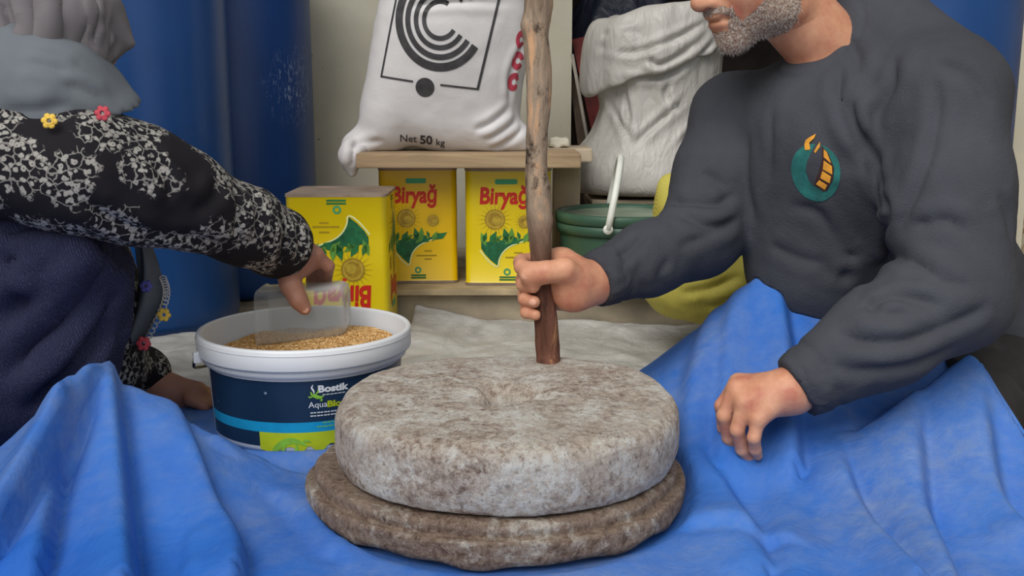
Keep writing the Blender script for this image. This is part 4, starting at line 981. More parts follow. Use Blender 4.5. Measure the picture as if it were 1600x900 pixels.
# black cloth with clusters of small white blossoms
t = NT('floral', 0.85, 0.2)
cl = t.vor(15, t.co()); cm = t.ramp(t.math('ADD', cl.outputs['Distance'], t.math('MULTIPLY', t.noise(42, 4), 0.75)), [(0.90, (1, 1, 1, 1)), (0.95, (0, 0, 0, 1))])
dv = t.n('ShaderNodeMix'); dv.data_type = 'VECTOR'; dv.inputs[0].default_value = 0.006
nn = t.n('ShaderNodeTexNoise'); nn.inputs['Scale'].default_value = 130; nn.inputs['Detail'].default_value = 1; t.l(t.co(), nn.inputs['Vector']); t.l(t.co(), dv.inputs[4]); t.l(nn.outputs['Color'], dv.inputs[5])
fl = t.vor(112, dv.outputs[1]); pet = t.ramp(fl.outputs['Distance'], [(0.0, (0.2, 0.2, 0.2, 1)), (0.10, (0.3, 0.3, 0.3, 1)), (0.14, (1, 1, 1, 1)), (0.37, (0.9, 0.9, 0.9, 1)), (0.47, (0, 0, 0, 1))])
stem = t.ramp(t.vor(58, dv.outputs[1], 'DISTANCE_TO_EDGE').outputs['Distance'], [(0.03, (1, 1, 1, 1)), (0.06, (0, 0, 0, 1))])
cm2 = t.ramp(t.math('ADD', cl.outputs['Distance'], t.math('MULTIPLY', t.noise(42, 4), 0.75)), [(0.95, (1, 1, 1, 1)), (1.0, (0, 0, 0, 1))])
msk = t.math('MAXIMUM', t.math('MULTIPLY', pet, cm), t.math('MULTIPLY', t.math('MULTIPLY', stem, cm2), 0.6))
t.col(t.mix(msk, (30, 28, 33), (168, 164, 158))); t.bump(t.noise(26, 4), 0.2, 0.005)
t = NT('navy_knit', 0.95, 0.1)
wv = t.n('ShaderNodeTexWave'); wv.inputs['Scale'].default_value = 95; wv.inputs['Distortion'].default_value = 5.0; wv.inputs['Detail Scale'].default_value = 3; t.l(t.co((1, 1, 1), (0.2, 0.35, 0)), wv.inputs['Vector'])
t.col(t.mix(t.math('MULTIPLY', wv.outputs['Fac'], 0.4), t.ramp(t.noise(9, 4), [(0.3, (48, 51, 80)), (0.7, (68, 71, 100))]), (30, 32, 52))); t.bump(t.math('ADD', wv.outputs['Fac'], t.math('MULTIPLY', t.noise(160, 3), 0.8)), 0.7, 0.004)
t = NT('scarf_grey', 0.85, 0.2); t.col(t.ramp(t.noise(7, 4), [(0.3, (106, 102, 106)), (0.7, (124, 119, 122))])); t.bump(t.noise(30, 5, 0.6, 0, t.co((3, 1, 0.4))), 0.2, 0.004)
t = NT('shawl_grey', 0.85, 0.2); t.col(t.ramp(t.noise(7, 4), [(0.3, (98, 104, 111)), (0.7, (114, 120, 126))])); t.bump(t.noise(30, 5, 0.6), 0.15, 0.004)
plain('lace_yellow', (228, 190, 80), 0.7, 0.08); plain('lace_red', (190, 70, 84), 0.7, 0.1); plain('lace_violet', (96, 96, 180), 0.7, 0.1); plain('lace_white', (206, 202, 198), 0.8, 0.05)

# ================================================================== a head (own frame: s side, g gaze, u up)
def head(F, c, g, u, sc=1.0):
    g = nrm(g); s = nrm(np.cross(g, u)); u = np.cross(s, g); R = np.array([s, g, u])
    P = lambda a, b, d: np.asarray(c) + (a * s + b * g + d * u) * sc
    E = lambda p, r, k=0.02: F.ell(P(*p), np.array(r) * sc, R, k * sc)
    E((0, -0.012, 0.035), (0.076, 0.098, 0.085), 0); E((0, 0.035, -0.02), (0.064, 0.062, 0.078), 0.03)
    E((0, 0.045, -0.068), (0.050, 0.050, 0.045), 0.025); E((0, 0.079, -0.104), (0.023, 0.020, 0.018), 0.028)
    for q in (-1, 1):
        E((q * 0.040, 0.055, -0.028), (0.026, 0.028, 0.030), 0.025)                      # cheek
        E((q * 0.052, 0.004, -0.072), (0.016, 0.034, 0.026), 0.03)                       # jaw
        E((q * 0.030, 0.086, 0.028), (0.026, 0.012, 0.009), 0.015)                       # brow
        F.carve(P(q * 0.032, 0.098, 0.008), np.array((0.017, 0.014, 0.011)) * sc, R, 0.014 * sc)
        F.ell(P(q * 0.032, 0.080, 0.008), np.array((0.0145, 0.0125, 0.0115)) * sc, R, 0.006 * sc)  # lids
        E((q * 0.077, -0.008, -0.006), (0.007, 0.019, 0.031), 0.008)                     # ear
        E((q * 0.083, -0.014, 0.002), (0.004, 0.017, 0.026), 0.006); E((q * 0.014, 0.099, -0.034), (0.009, 0.011, 0.008), 0.010)
    F.cap(P(0, 0.088, 0.016), P(0, 0.119, -0.028), 0.0085 * sc, 0.0125 * sc, 0.014 * sc); E((0, 0.113, -0.031), (0.012, 0.012, 0.010), 0.008)
    E((0, 0.086, -0.058), (0.030, 0.016, 0.016), 0.02)                                   # muzzle
    E((0, 0.0975, -0.0555), (0.024, 0.008, 0.0055), 0.008); E((0, 0.0955, -0.070), (0.021, 0.0085, 0.0065), 0.008)
    F.carve(P(0, 0.109, -0.0625), np.array((0.027, 0.012, 0.0022)) * sc, R, 0.005 * sc)
    for q in (-1, 1): F.carve(P(q * 0.0275, 0.0925, -0.061), np.array((0.006, 0.008, 0.004)) * sc, R, 0.008 * sc)
    E((0, 0.084, -0.088), (0.020, 0.010, 0.008), 0.015)
    for q in (-1, 1): F.carve(P(q * 0.0068, 0.111, -0.041), np.array((0.0038, 0.0055, 0.003)) * sc, R, 0.004 * sc)
    return P, R
def hair_shell(F, c, g, u, sc, grow=0.006):
    g = nrm(g); s = nrm(np.cross(g, u)); u = np.cross(s, g); R = np.array([s, g, u]); P = lambda a, b, d: np.asarray(c) + (a * s + b * g + d * u) * sc
    F.ell(P(0, -0.014, 0.037), np.array((0.076 + grow, 0.098 + grow, 0.085 + grow)) * sc, R, 0); return P, R
def eyes(P, R, sc, root):
    for q in (-1, 1):
        v, f = lathe([(math.sin(a) * 0.0118, -math.cos(a) * 0.0118) for a in np.linspace(0.001, math.pi - 0.001, 12)], 16); obj('eye', v * sc + P(q * 0.032, 0.0835, 0.008), f, 'eye_white', root)
        v, f = lathe([(0.0, 0.0008), (0.003, 0.0006), (0.0052, 0)], 14); v = (v @ np.array([R[0], R[2], R[1]])) * sc + P(q * 0.032, 0.0952, 0.007); obj('iris', v, f, 'iris', root)
def nail(c, n, along, L, Wd, root, mat='nail'):
    n = nrm(n); a = nrm(np.asarray(along) - n * np.dot(along, n)); b = np.cross(n, a)
    v, f = lathe([(0, 0.0014), (0.5, 0.0012), (0.85, 0.0005), (1.0, -0.0006)], 14); v = np.asarray(c) + v[:, :1] * a * L + v[:, 1:2] * b * Wd + v[:, 2:] * n
    obj('fingernail', v, f, mat, root)

# ================================================================== person in grey sweatshirt
pel = at(1535, 545, 1.80); nsh = at(1476, 150, 1.55); fsh = at(1146, 178, 1.83); nkb = at(1298, 72, 1.71)
nel = at(1482, 462, 1.44); nwr = at(1240, 610, 1.395); fel = at(1092, 372, 1.72); fwr = at(926, 440, 1.575)
chest = (nsh + fsh) / 2 + V(0.03, 0.01, -0.11); belly = pel + V(-0.10, -0.01, 0.12); sh_ax = nrm(nsh - fsh); tup = nrm(nkb - pel); tfw = nrm(np.cross(tup, sh_ax)); tfw = tfw if tfw[0] < 0 else -tfw
TR = np.array([sh_ax, tfw, np.cross(sh_ax, tfw)])
hg = nrm(V(-0.90, -0.34, -0.36)); hc = at(1182, -62, 1.665)
knf = at(1185, 470, 1.70); knn = V(0.62, 1.45, 0.11)
def arms_body(F, gr):
    F.chain([nsh, nel], [0.052 + gr, 0.042 + gr]); F.chain([nel, nwr], [0.042 + gr, 0.028 + gr * 0.6]); F.chain([fsh, fel], [0.052 + gr, 0.042 + gr]); F.chain([fel, fwr], [0.042 + gr, 0.028 + gr * 0.5])
# --- body (torso, legs, neck, arms) one surface
F = Field((-0.02, 1.28, -0.01), (1.08, 2.06, 0.90), 0.006)
F.ell(chest, (0.15, 0.10, 0.16), TR, 0); F.ell(belly, (0.14, 0.115, 0.15), TR, 0.06); F.ell(pel, (0.15, 0.12, 0.11), TR, 0.06); F.cap(nsh, fsh, 0.05, 0.05, 0.05)
arms_body(F, 0.0); F.cap(nkb + V(0.01, 0.0, -0.02), hc + V(0.045, 0.015, -0.06), 0.060, 0.054, 0.04)
F.chain([pel + V(-0.03, 0.07, -0.01), knf + V(0, 0.03, -0.07)], [0.075, 0.05], 0.04); F.chain([knf + V(0, 0.03, -0.07), V(0.60, 1.60, 0.055)], [0.045, 0.035], 0.03); F.chain([pel + V(-0.01, -0.08, -0.02), knn + V(0, 0, -0.04)], [0.065, 0.04], 0.04); F.chain([knn + V(0, 0, -0.03), V(0.50, 1.62, 0.05)], [0.045, 0.035], 0.03)
bodyv, bodyf = F.mesh(1)
# --- head, finer
F = Field(hc - 0.17, hc + 0.17, 0.0028); P_, R_ = head(F, hc, hg, V(0, 0, 1)); F.cap(nkb + V(0.01, 0.0, -0.02), hc + V(0.045, 0.015, -0.05), 0.060, 0.053, 0.035)
headv, headf = F.mesh(1)
# --- fist round the stick
ax0 = at(850, 440, SYK); sr = 0.0178; o_ = lambda a, b, d: ax0 + V(a, b, d)
F = Field(ax0 - V(0.09, 0.10, 0.09), ax0 + V(0.14, 0.12, 0.09), 0.0022)
def axis_x(z): return np.interp(z, [-0.06, 0.0, 0.05], [0.0035, 0.0, -0.004])
nails = []
for z, r, sw in ((0.025, 0.0118, 1.10), (-0.002, 0.0112, 1.05), (-0.0255, 0.0104, 1.0), (-0.0460, 0.0094, 0.92)):
    R0 = sr + r; pl = []
    for a, rad, dz in ((35, R0 + 0.014, 0.006), (95, R0 + 0.008, 0.004), (150, R0 + 0.007 * sw, 0.002), (192, R0 + 0.003, -0.001), (232, R0 - 0.001, -0.002)):
        pl.append(o_(axis_x(z) + rad * math.cos(math.radians(a)), rad * math.sin(math.radians(a)), z + dz))
    F.chain(pl, [r * 1.1, r * 1.08, r * 1.06, r, r * 0.9], 0.004); nails.append((pl, r))
th_ = [o_(0.052, 0.000, 0.006), o_(0.030, -0.026, 0.022), o_(0.002, -0.033, 0.020), o_(-0.026, -0.030, 0.0135)]
F.chain(th_, [0.019, 0.0150, 0.0128, 0.0108], 0.018)
F.ell(o_(0.040, 0.010, 0.010), (0.030, 0.024, 0.032), None, 0.014); F.ell(o_(0.046, 0.004, -0.024), (0.028, 0.022, 0.022), None, 0.012); F.ell(o_(0.026, 0.026, 0.030), (0.020, 0.016, 0.018), None, 0.014)
F.chain([o_(0.045, 0.008, -0.006), fwr + V(0.0, 0, -0.002), fwr + nrm(fel - fwr) * 0.07], [0.036, 0.031, 0.030], 0.02)
fistv, fistf = F.mesh(1)
# --- relaxed near hand
F = Field(at(1180, 650, 1.40) - V(0.11, 0.10, 0.11), at(1180, 650, 1.40) + V(0.13, 0.12, 0.11), 0.0022)
fing = [((1154, 597), (1128, 634), (1131, 668), (1142, 692), 1.435, 0.0098), ((1150, 607), (1132, 650), (1139, 684), (1150, 706), 1.415, 0.0102), ((1163, 630), (1152, 672), (1160, 702), (1174, 719), 1.392, 0.0098), ((1185, 655), (1178, 684), (1180, 702), (1184, 712), 1.372, 0.0086)]
n2 = []
for a, b, c_, d, y_, r in fing:
    pl = [at(*a, y_), at(*b, y_ - 0.004), at(*c_, y_ + 0.008), at(*d, y_ + 0.018)]
    F.chain([nwr + V(-0.02, (y_ - 1.40) * 0.6, 0.0), pl[0]], [0.017, 0.0135], 0.016); F.chain(pl, [r * 1.22, r * 1.08, r, r * 0.82], 0.0035); n2.append((pl, r))
F.chain([at(1212, 606, 1.435), at(1175, 625, 1.462), at(1158, 655, 1.468)], [0.017, 0.0125, 0.0095], 0.012)
F.ell(at(1195, 622, 1.405), (0.040, 0.034, 0.020), np.array([nrm(nwr - at(1160, 612, 1.40)), [0, 0, 0], [0, 0, 0]]) * 0 + np.eye(3), 0.015)
F.chain([at(1205, 616, 1.40), nwr, nwr + nrm(nel - nwr) * 0.06], [0.026, 0.029, 0.033], 0.02)
handv, handf = F.mesh(1)
kd = tarp_full(bodyv[:, :2]); over = (bodyv[:, 0] < 0.695) & (bodyv[:, 1] < 1.74) & (bodyv[:, 2] < 0.26) & (np.minimum(seg_d(bodyv, np.array([nel, nwr]))[0], seg_d(bodyv, np.array([fel, fwr]))[0]) > 0.065)
bodyv[:, 2] = np.where(over, np.minimum(bodyv[:, 2], np.maximum(kd - 0.016, 0.002)), bodyv[:, 2])
man = obj('person', *joinm((bodyv, bodyf), (headv, headf), (fistv, fistf), (handv, handf)), 'skin', None, (pel[0], pel[1], 0.0), label='bearded person in dark grey sweatshirt, seated and gripping the wooden stick', cat='person')
eyes(P_, R_, 1.0, man)
for pl, r in nails[1:3]:
    tdir = nrm(pl[-1] - pl[-2]); nail(pl[-1] + V(-0.35, -0.93, 0.1) * r * 0.84, V(-0.35, -0.93, 0.1), tdir, 0.0065, 0.0052, man)
nail(th_[-1] + V(-0.1, -0.95, 0.3) * 0.0100, V(-0.15, -0.95, 0.3), th_[-1] - th_[-2], 0.008, 0.0062, man)
# lips
F = Field(P_(0, 0.09, -0.063) - 0.05, P_(0, 0.09, -0.063) + 0.05, 0.0016); F.ell(P_(0, 0.0970, -0.0715), (0.019, 0.008, 0.0052), R_, 0); F.ell(P_(0, 0.0985, -0.0550), (0.0205, 0.0075, 0.0034), R_, 0); v, f = F.mesh(1); obj('lips', v, f, 'lip', man)
# --- beard and hair: a thin shell with stubble
def beard_region(v):
    q = (v - hc) @ R_.T; a, b, d = np.abs(q[:, 0]), q[:, 1], q[:, 2]
    up_lim = np.interp(b, [-0.03, 0.0, 0.03, 0.06, 0.085, 0.12], [0.02, -0.010, -0.040, -0.058, -0.074, -0.078])
    m = (d < up_lim) & (d > -0.128) & (b > -0.015 - 0.3 * (d + 0.06))
    mous = (d < -0.041) & (d > -0.0535) & (b > 0.075) & (a < 0.034); sides = (d < -0.045) & (a > 0.026) & (a < 0.042) & (b > 0.06)
    lipz = (a < 0.0225) & (d > -0.079) & (b > 0.08)
    return (m & ~lipz) | mous | sides
bv = bvh_of(headv, headf); nh = normals(headv, headf); reg = beard_region(headv)
ff = [q for q in headf if reg[q].all()]; used = np.unique(np.array(ff)); mp_ = {int(u_): i for i, u_ in enumerate(used)}
fv = headv[used] + nh[used] * (0.0009 + 0.0006 * fbm(headv[used], 160, 2, 3))[:, None]; beard = obj('beard', fv, [[mp_[int(i)] for i in q] for q in ff], 'beard_hair', man)
N = 3000; pick = rng.integers(0, len(used), N); bp = headv[used][pick] + rng.normal(0, 0.0012, (N, 3)); bn = nh[used][pick]
dn_ = -R_[2] * 0.75 + bn * 0.9 + rng.normal(0, 0.35, (N, 3)); dn_ /= np.linalg.norm(dn_, axis=1)[:, None]; sd = np.cross(dn_, rng.normal(0, 1, (N, 3))); sd /= np.linalg.norm(sd, axis=1)[:, None]
L_ = (0.0035 + 0.0035 * rng.random((N, 1))); K = np.stack([bp + sd * 0.00028, bp - sd * 0.00028, bp + np.cross(dn_, sd) * 0.0003, bp + dn_ * L_], 1)
st = obj('beard_strands', K.reshape(-1, 3), (np.arange(N)[:, None, None] * 4 + np.array([(0, 1, 3), (1, 2, 3), (2, 0, 3)])[None]).reshape(-1, 3), 'beard_strand', beard, None, False); st['kind'] = 'stuff'
F = Field(hc - 0.16, hc + 0.16, 0.004); hair_shell(F, hc, hg, V(0, 0, 1), 1.0, 0.008); F.carve(P_(0, 0.09, -0.035), (0.10, 0.085, 0.085), R_, 0.02); F.carve(P_(0, 0.0, -0.09), (0.11, 0.12, 0.085), R_, 0.02); v, f = F.mesh(1); v += normals(v, f) * (0.002 * fbm(v, 90, 3, 2))[:, None]; obj('hair', v, f, 'hair_grey', man)
# --- trousers
F = Field((0.25, 1.28, -0.01), (1.12, 2.08, 0.36), 0.006)
F.ell(pel + V(0.02, 0, -0.005), (0.175, 0.14, 0.115), TR, 0); F.chain([pel + V(-0.03, 0.07, -0.01), knf + V(0.01, 0.03, -0.07)], [0.095, 0.068], 0.04); F.chain([knf + V(0, 0.03, -0.07), V(0.60, 1.60, 0.055)], [0.06, 0.05], 0.03)
F.chain([pel + V(-0.01, -0.09, -0.02), knn + V(0.02, 0, -0.035)], [0.095, 0.062], 0.04); F.chain([knn + V(0, 0, -0.03), V(0.50, 1.62, 0.05)], [0.055, 0.05], 0.03)
v, f = F.mesh(2); v[:, 2] = np.maximum(v[:, 2], 0.004)
B = bvh_of(v, f)
for pl in ([(1555, 540), (1580, 555), (1600, 560)], [(1560, 570), (1585, 590), (1605, 620)], [(1555, 505), (1600, 500)]): v = crease(v, f, B, pl, 0.006, 0.007, 0.004, 0.02)
# the tarp lies over the legs
kd = tarp_full(v[:, :2]); over = (v[:, 0] < 0.695) & (v[:, 1] < 1.70); v[:, 2] = np.where(over, np.minimum(v[:, 2], np.maximum(kd - 0.012, 0.003)), v[:, 2])
obj('trousers', v, f, 'trousers', man)
# --- sweatshirt
F = Field((0.02, 1.24, 0.02), (1.10, 2.06, 0.80), 0.0052)
F.ell(chest + TR[1] * 0.005, (0.185, 0.122, 0.18), TR, 0); F.ell(belly + V(-0.01, 0, 0.0), (0.165, 0.140, 0.17), TR, 0.07); F.ell(pel + V(0.015, 0.0, 0.045), (0.185, 0.15, 0.10), TR, 0.07)
F.cap(nsh + V(0.01, 0, -0.005), fsh, 0.075, 0.065, 0.05); F.cap(at(1372, 62, 1.73), at(1462, 128, 1.62), 0.095, 0.085, 0.06); F.ell(at(1280, 415, 1.735), (0.125, 0.12, 0.125), None, 0.06); F.ell(at(1250, 300, 1.75), (0.10, 0.10, 0.13), None, 0.06); F.cap(nkb + V(0.01, 0.02, -0.045), fsh * 0.5 + nkb * 0.5 + V(0.01, 0, -0.05), 0.065, 0.065, 0.05)
ca = nrm(nwr - nel); cb = nrm(fwr - fel)
F.chain([nsh, nsh * 0.5 + nel * 0.5 + V(0.004, 0, 0), nel + V(0.012, 0, 0)], [0.085, 0.084, 0.077], 0.03); F.chain([nel, nel * 0.55 + nwr * 0.45, nwr + ca * 0.03], [0.077, 0.070, 0.041], 0.03)
F.chain([fsh, fsh * 0.5 + fel * 0.5, fel], [0.072, 0.070, 0.066], 0.03); F.chain([fel, fel * 0.5 + fwr * 0.5, fwr + cb * 0.03], [0.064, 0.055, 0.040], 0.03)
F.cutlocal(nwr - ca * 0.004, ca, 0.075); F.cutlocal(fwr + V(0.003, 0, 0), cb, 0.07)
F.carve(at(1246, 14, 1.66), (0.083, 0.083, 0.083), None, 0.010)
v, f = F.mesh(2); B = bvh_of(v, f)
for pl, dp in (([(1318, 100), (1312, 150), (1330, 200), (1352, 232)], 9), ([(1345, 130), (1330, 170), (1345, 215), (1372, 260), (1388, 320)], 10), ([(1322, 60), (1340, 90), (1338, 130)], 6), ([(1400, 85), (1395, 130), (1370, 180), (1375, 230)], 6),
               ([(1455, 100), (1495, 108), (1525, 130), (1550, 180)], 5), ([(1462, 120), (1465, 170), (1450, 250), (1425, 320), (1405, 350)], 6), ([(1385, 345), (1440, 350), (1480, 345), (1512, 368)], 6), ([(1375, 415), (1405, 402), (1440, 416), (1470, 440)], 9), ([(1375, 425), (1425, 430), (1480, 442), (1520, 445)], 6),
               ([(1350, 480), (1400, 465), (1470, 478)], 8), ([(1348, 470), (1380, 490), (1430, 490)], 7), ([(1300, 515), (1350, 535), (1430, 530), (1510, 495), (1550, 470)], 8), ([(1290, 560), (1330, 580), (1420, 570), (1500, 540)], 6), ([(1255, 570), (1262, 600), (1285, 630)], 5), ([(1275, 560), (1290, 590), (1320, 615)], 5),
               ([(1230, 322), (1280, 335), (1330, 400), (1370, 440)], 5), ([(1280, 420), (1320, 430), (1365, 448)], 7), ([(1200, 380), (1240, 400), (1300, 415)], 4), ([(1170, 200), (1165, 280), (1180, 350)], 4), ([(1210, 160), (1205, 230), (1200, 300)], 3),
               ([(1150, 300), (1120, 320), (1070, 318), (1045, 315)], 8), ([(1155, 340), (1130, 352), (1090, 350), (1050, 330)], 7), ([(1145, 345), (1100, 370), (1060, 385)], 5), ([(1095, 270), (1110, 278), (1140, 300)], 5), ([(1015, 360), (985, 390), (960, 405)], 6), ([(985, 385), (975, 420), (985, 460)], 5), ([(1000, 400), (995, 430), (1010, 455)], 4), ([(1050, 400), (1030, 430), (1040, 455)], 4), ([(940, 400), (948, 430), (945, 470)], 3),
               ([(1380, 300), (1392, 340), (1392, 390), (1370, 420)], 12), ([(1355, 250), (1375, 300), (1388, 345)], 9), ([(1560, 300), (1574, 330), (1580, 380)], 4)):
    v = crease(v, f, B, pl, dp * 0.00085, 0.007, dp * 0.0005, 0.020)
v += normals(v, f) * (0.0022 * fbm(v, 15, 3, 12))[:, None]
cd = np.linalg.norm(v - at(1246, 14, 1.66), axis=1); nv_ = normals(v, f)
v += nv_ * (0.0022 * np.clip((0.103 - cd) / 0.003, 0, 1) * (cd < 0.115) - 0.0015 * np.exp(-((cd - 0.1045) / 0.0025) ** 2))[:, None]
for wr_, ax_ in ((nwr, ca), (fwr, cb)):
    s_ = (v - wr_) @ ax_; near_ = np.linalg.norm(v - wr_, axis=1) < 0.09; v += nv_ * (near_ * (-0.003 * np.exp(-((s_ + 0.042) / 0.006) ** 2) + 0.0008 * np.sin(s_ * 1500) * (s_ > -0.04)))[:, None]
v[:, 2] = np.where((v[:, 0] < 0.74) & (v[:, 1] > 1.45), np.maximum(v[:, 2], tarp_full(v[:, :2]) + 0.002), v[:, 2])
shirt = obj('sweatshirt', v, f, 'sweatshirt', man); B = bvh_of(v, f)
# collar and cuffs as ribbed bands are part of the cloth; chest emblem
o0 = surf(B, 1273, 265); e1 = surf(B, 1300, 265); e2 = surf(B, 1273, 238)
u = nrm(e1 - o0); nn = nrm(np.cross(u, e2 - o0)); w = np.cross(nn, u); mx_ = np.linalg.norm(e1 - o0) / 27; my_ = np.linalg.norm(e2 - o0) / 27
def lp(px, py): return np.array([(px - 1273) * mx_, -(py - 265) * my_])
def lg(name, pts, mat, lift, closed=True):
    g = poly2d([lp(*q) for q in pts]); v_, f_ = drape2d(g[0], g[1], B, o0, u, w, lift, 0.006); obj(name, v_, f_, mat, shirt, None, False)
egg = [(1273 + 40 * math.cos(a) * (1 - 0.05 * math.sin(a)), 271 + 46 * math.sin(a)) for a in np.linspace(0, 2 * np.pi, 40, endpoint=False)]
lg('emblem_egg', egg, 'logo_teal', 0.0012)
lg('emblem_hollow', [(1276, 224), (1286, 228), (1290, 250), (1288, 268), (1278, 285), (1270, 292), (1262, 282), (1259, 268), (1262, 252), (1269, 238)], 'sweatshirt', 0.0018)
lg('emblem_outline', [(1286, 228), (1296, 240), (1304, 262), (1302, 280), (1290, 299), (1284, 300), (1270, 290), (1280, 268), (1286, 248)], 'logo_outline', 0.0022)
for q in ([(1289, 233), (1294, 238), (1300, 255), (1289, 245)], [(1289, 250), (1301, 259), (1301, 272), (1287, 264)], [(1286, 266), (1299, 275), (1296, 286), (1282, 278)], [(1280, 281), (1292, 289), (1287, 297), (1274, 288)]): lg('emblem_stripe', q, 'logo_orange', 0.0028)
lg('emblem_flame', [(1276, 210), (1274, 216), (1266, 223), (1268, 232), (1266, 234), (1259, 234), (1258, 226), (1260, 219), (1268, 214)], 'logo_orange', 0.0024)
lg('emblem_flame', [(1283, 222), (1283, 229), (1276, 239), (1274, 236), (1278, 229)], 'logo_orange', 0.0026)

# ================================================================== person in headscarf
wpel = at(-170, 570, 1.56); wns = at(-5, 236, 1.40); wel = at(282, 312, 1.52); wwr = at(462, 398, 1.715); wnk = at(20, 120, 1.52); wfs = V(wns[0] - 0.03, 1.70, wns[2] + 0.03)
whg = nrm(V(0.86, 0.22, -0.46)); whc = at(62, 10, 1.545)
wkn = at(80, 480, 1.56); foot_a, foot_t = onz(238, 612, 0.035), onz(322, 618, 0.030)
# --- body
F = Field((-1.30, 1.25, -0.01), (-0.22, 1.95, 0.90), 0.006)
F.ell((wpel + wnk) / 2 + V(0, 0, 0.02), (0.12, 0.13, 0.22), None, 0); F.ell(wpel, (0.14, 0.14, 0.11), None, 0.06); F.cap(wns, wfs, 0.045, 0.045, 0.04); F.chain([wns, wel], [0.05, 0.038]); F.chain([wel, wwr], [0.038, 0.026])
F.cap(wnk, whc + V(-0.03, 0, -0.04), 0.052, 0.046, 0.03); F.chain([wpel, wkn], [0.09, 0.055], 0.04); F.chain([wkn, foot_a + V(-0.02, 0, 0.03)], [0.05, 0.034], 0.03)
wb = F.mesh(1)
F = Field(whc - 0.16, whc + 0.16, 0.0035); PW, RW = head(F, whc, whg, V(0, 0, 1), 0.95); wh = F.mesh(1)
# foot with toes
F = Field(np.minimum(foot_a, foot_t) - 0.08, np.maximum(foot_a, foot_t) + 0.08, 0.003); fd = nrm((foot_t - foot_a) * V(1, 1, 0)); fs_ = np.cross(V(0, 0, 1), fd)
F.chain([foot_a + V(-0.03, 0, 0.03), foot_a + fd * 0.02, foot_t - fd * 0.02], [0.034, 0.033, 0.026], 0.02); F.ell(foot_a - fd * 0.02 + V(0, 0, -0.008), (0.036, 0.03, 0.024), None, 0.02)
for i in range(5): F.chain([foot_t - fd * 0.02 + fs_ * (i - 2) * 0.013, foot_t + fd * (0.022 - 0.004 * abs(i - 3)) + fs_ * (i - 2) * 0.015 + V(0, 0, -0.012)], [0.012, 0.0088 if i < 4 else 0.011], 0.006)
wf = F.mesh(1); wf = (np.column_stack([wf[0][:, :2], np.maximum(wf[0][:, 2], 0.010)]), wf[1])
# hand: thumb in front of the tub wall, fingers over the far side
F = Field(wwr - V(0.07, 0.08, 0.13), wwr + V(0.12, 0.12, 0.07), 0.0022)
Y0 = 1.70
thw = [at(448, 420, Y0 - 0.005), at(455, 446, Y0 - 0.024), at(466, 468, Y0 - 0.030), at(476, 482, Y0 - 0.030)]
F.chain(thw, [0.022, 0.0165, 0.0135, 0.0112], 0.012)
for i, (k0, k1, k2, dy3) in enumerate((((494, 398), (513, 416), (510, 446), 0.010), ((489, 396), (508, 414), (506, 448), 0.032), ((482, 398), (498, 418), (496, 450), 0.054), ((472, 402), (486, 422), (484, 448), 0.074))):
    r = (0.0096, 0.0100, 0.0094, 0.0082)[i]; pl = [at(*k0, Y0 + dy3), at(*k1, Y0 + dy3 + 0.014), at(*k2, Y0 + 0.098 + 0.004 * i)]
    F.chain([wwr + V(0.0, 0.012 * i, 0), pl[0]], [0.018, 0.0135], 0.016); F.chain(pl, [r * 1.25, r * 1.1, r * 0.9], 0.004)
F.ell(at(466, 412, Y0 + 0.025), (0.030, 0.036, 0.020), None, 0.02); F.chain([at(462, 408, Y0 + 0.01), wwr, wwr + nrm(wel - wwr) * 0.06], [0.024, 0.026, 0.030], 0.02)
whd = F.mesh(1)
woman = obj('person', *joinm(wb, wh, wf, whd), 'skin_shaded', None, (wpel[0], wpel[1], 0), label='person in grey headscarf and floral sleeves, crouching and scooping grain', cat='person')
eyes(PW, RW, 0.95, woman); nail(thw[-1] + V(0.2, -0.95, 0.1) * 0.0098, V(0.2, -0.95, 0.1), thw[-1] - thw[-2], 0.0075, 0.006, woman)
# --- floral blouse
F = Field((-1.12, 1.20, 0.02), (-0.26, 1.92, 0.74), 0.0055)
wc = nrm(wwr - wel)
F.ell((wpel + wnk) / 2 + V(0.03, 0.03, 0.03), (0.15, 0.145, 0.24), None, 0); F.cap(wns, wfs, 0.07, 0.07, 0.05); F.chain([wns + V(-0.05, 0, 0.0), at(120, 262, 1.43), at(215, 290, 1.48), wel], [0.085, 0.088, 0.083, 0.068], 0.03)
F.chain([wel, at(380, 352, 1.62), at(432, 380, 1.685), wwr + wc * 0.02], [0.070, 0.060, 0.052, 0.038], 0.03); F.cutlocal(wwr - wc * 0.012, wc, 0.07)
v, f = F.mesh(2); B = bvh_of(v, f)
for pl in ([(365, 290), (372, 330), (360, 370)], [(385, 300), (400, 330), (395, 375)], [(440, 340), (445, 375), (435, 415)], [(460, 350), (466, 380), (455, 410)], [(250, 370), (300, 372), (360, 388)], [(230, 240), (260, 275), (270, 320)], [(340, 280), (330, 310), (300, 330)], [(120, 300), (180, 345), (250, 372)]): v = crease(v, f, B, pl, 0.006, 0.008, 0.005, 0.022)
v += normals(v, f) * (0.003 * fbm(v, 14, 3, 17))[:, None]
obj('floral_blouse', v, f, 'floral', woman)
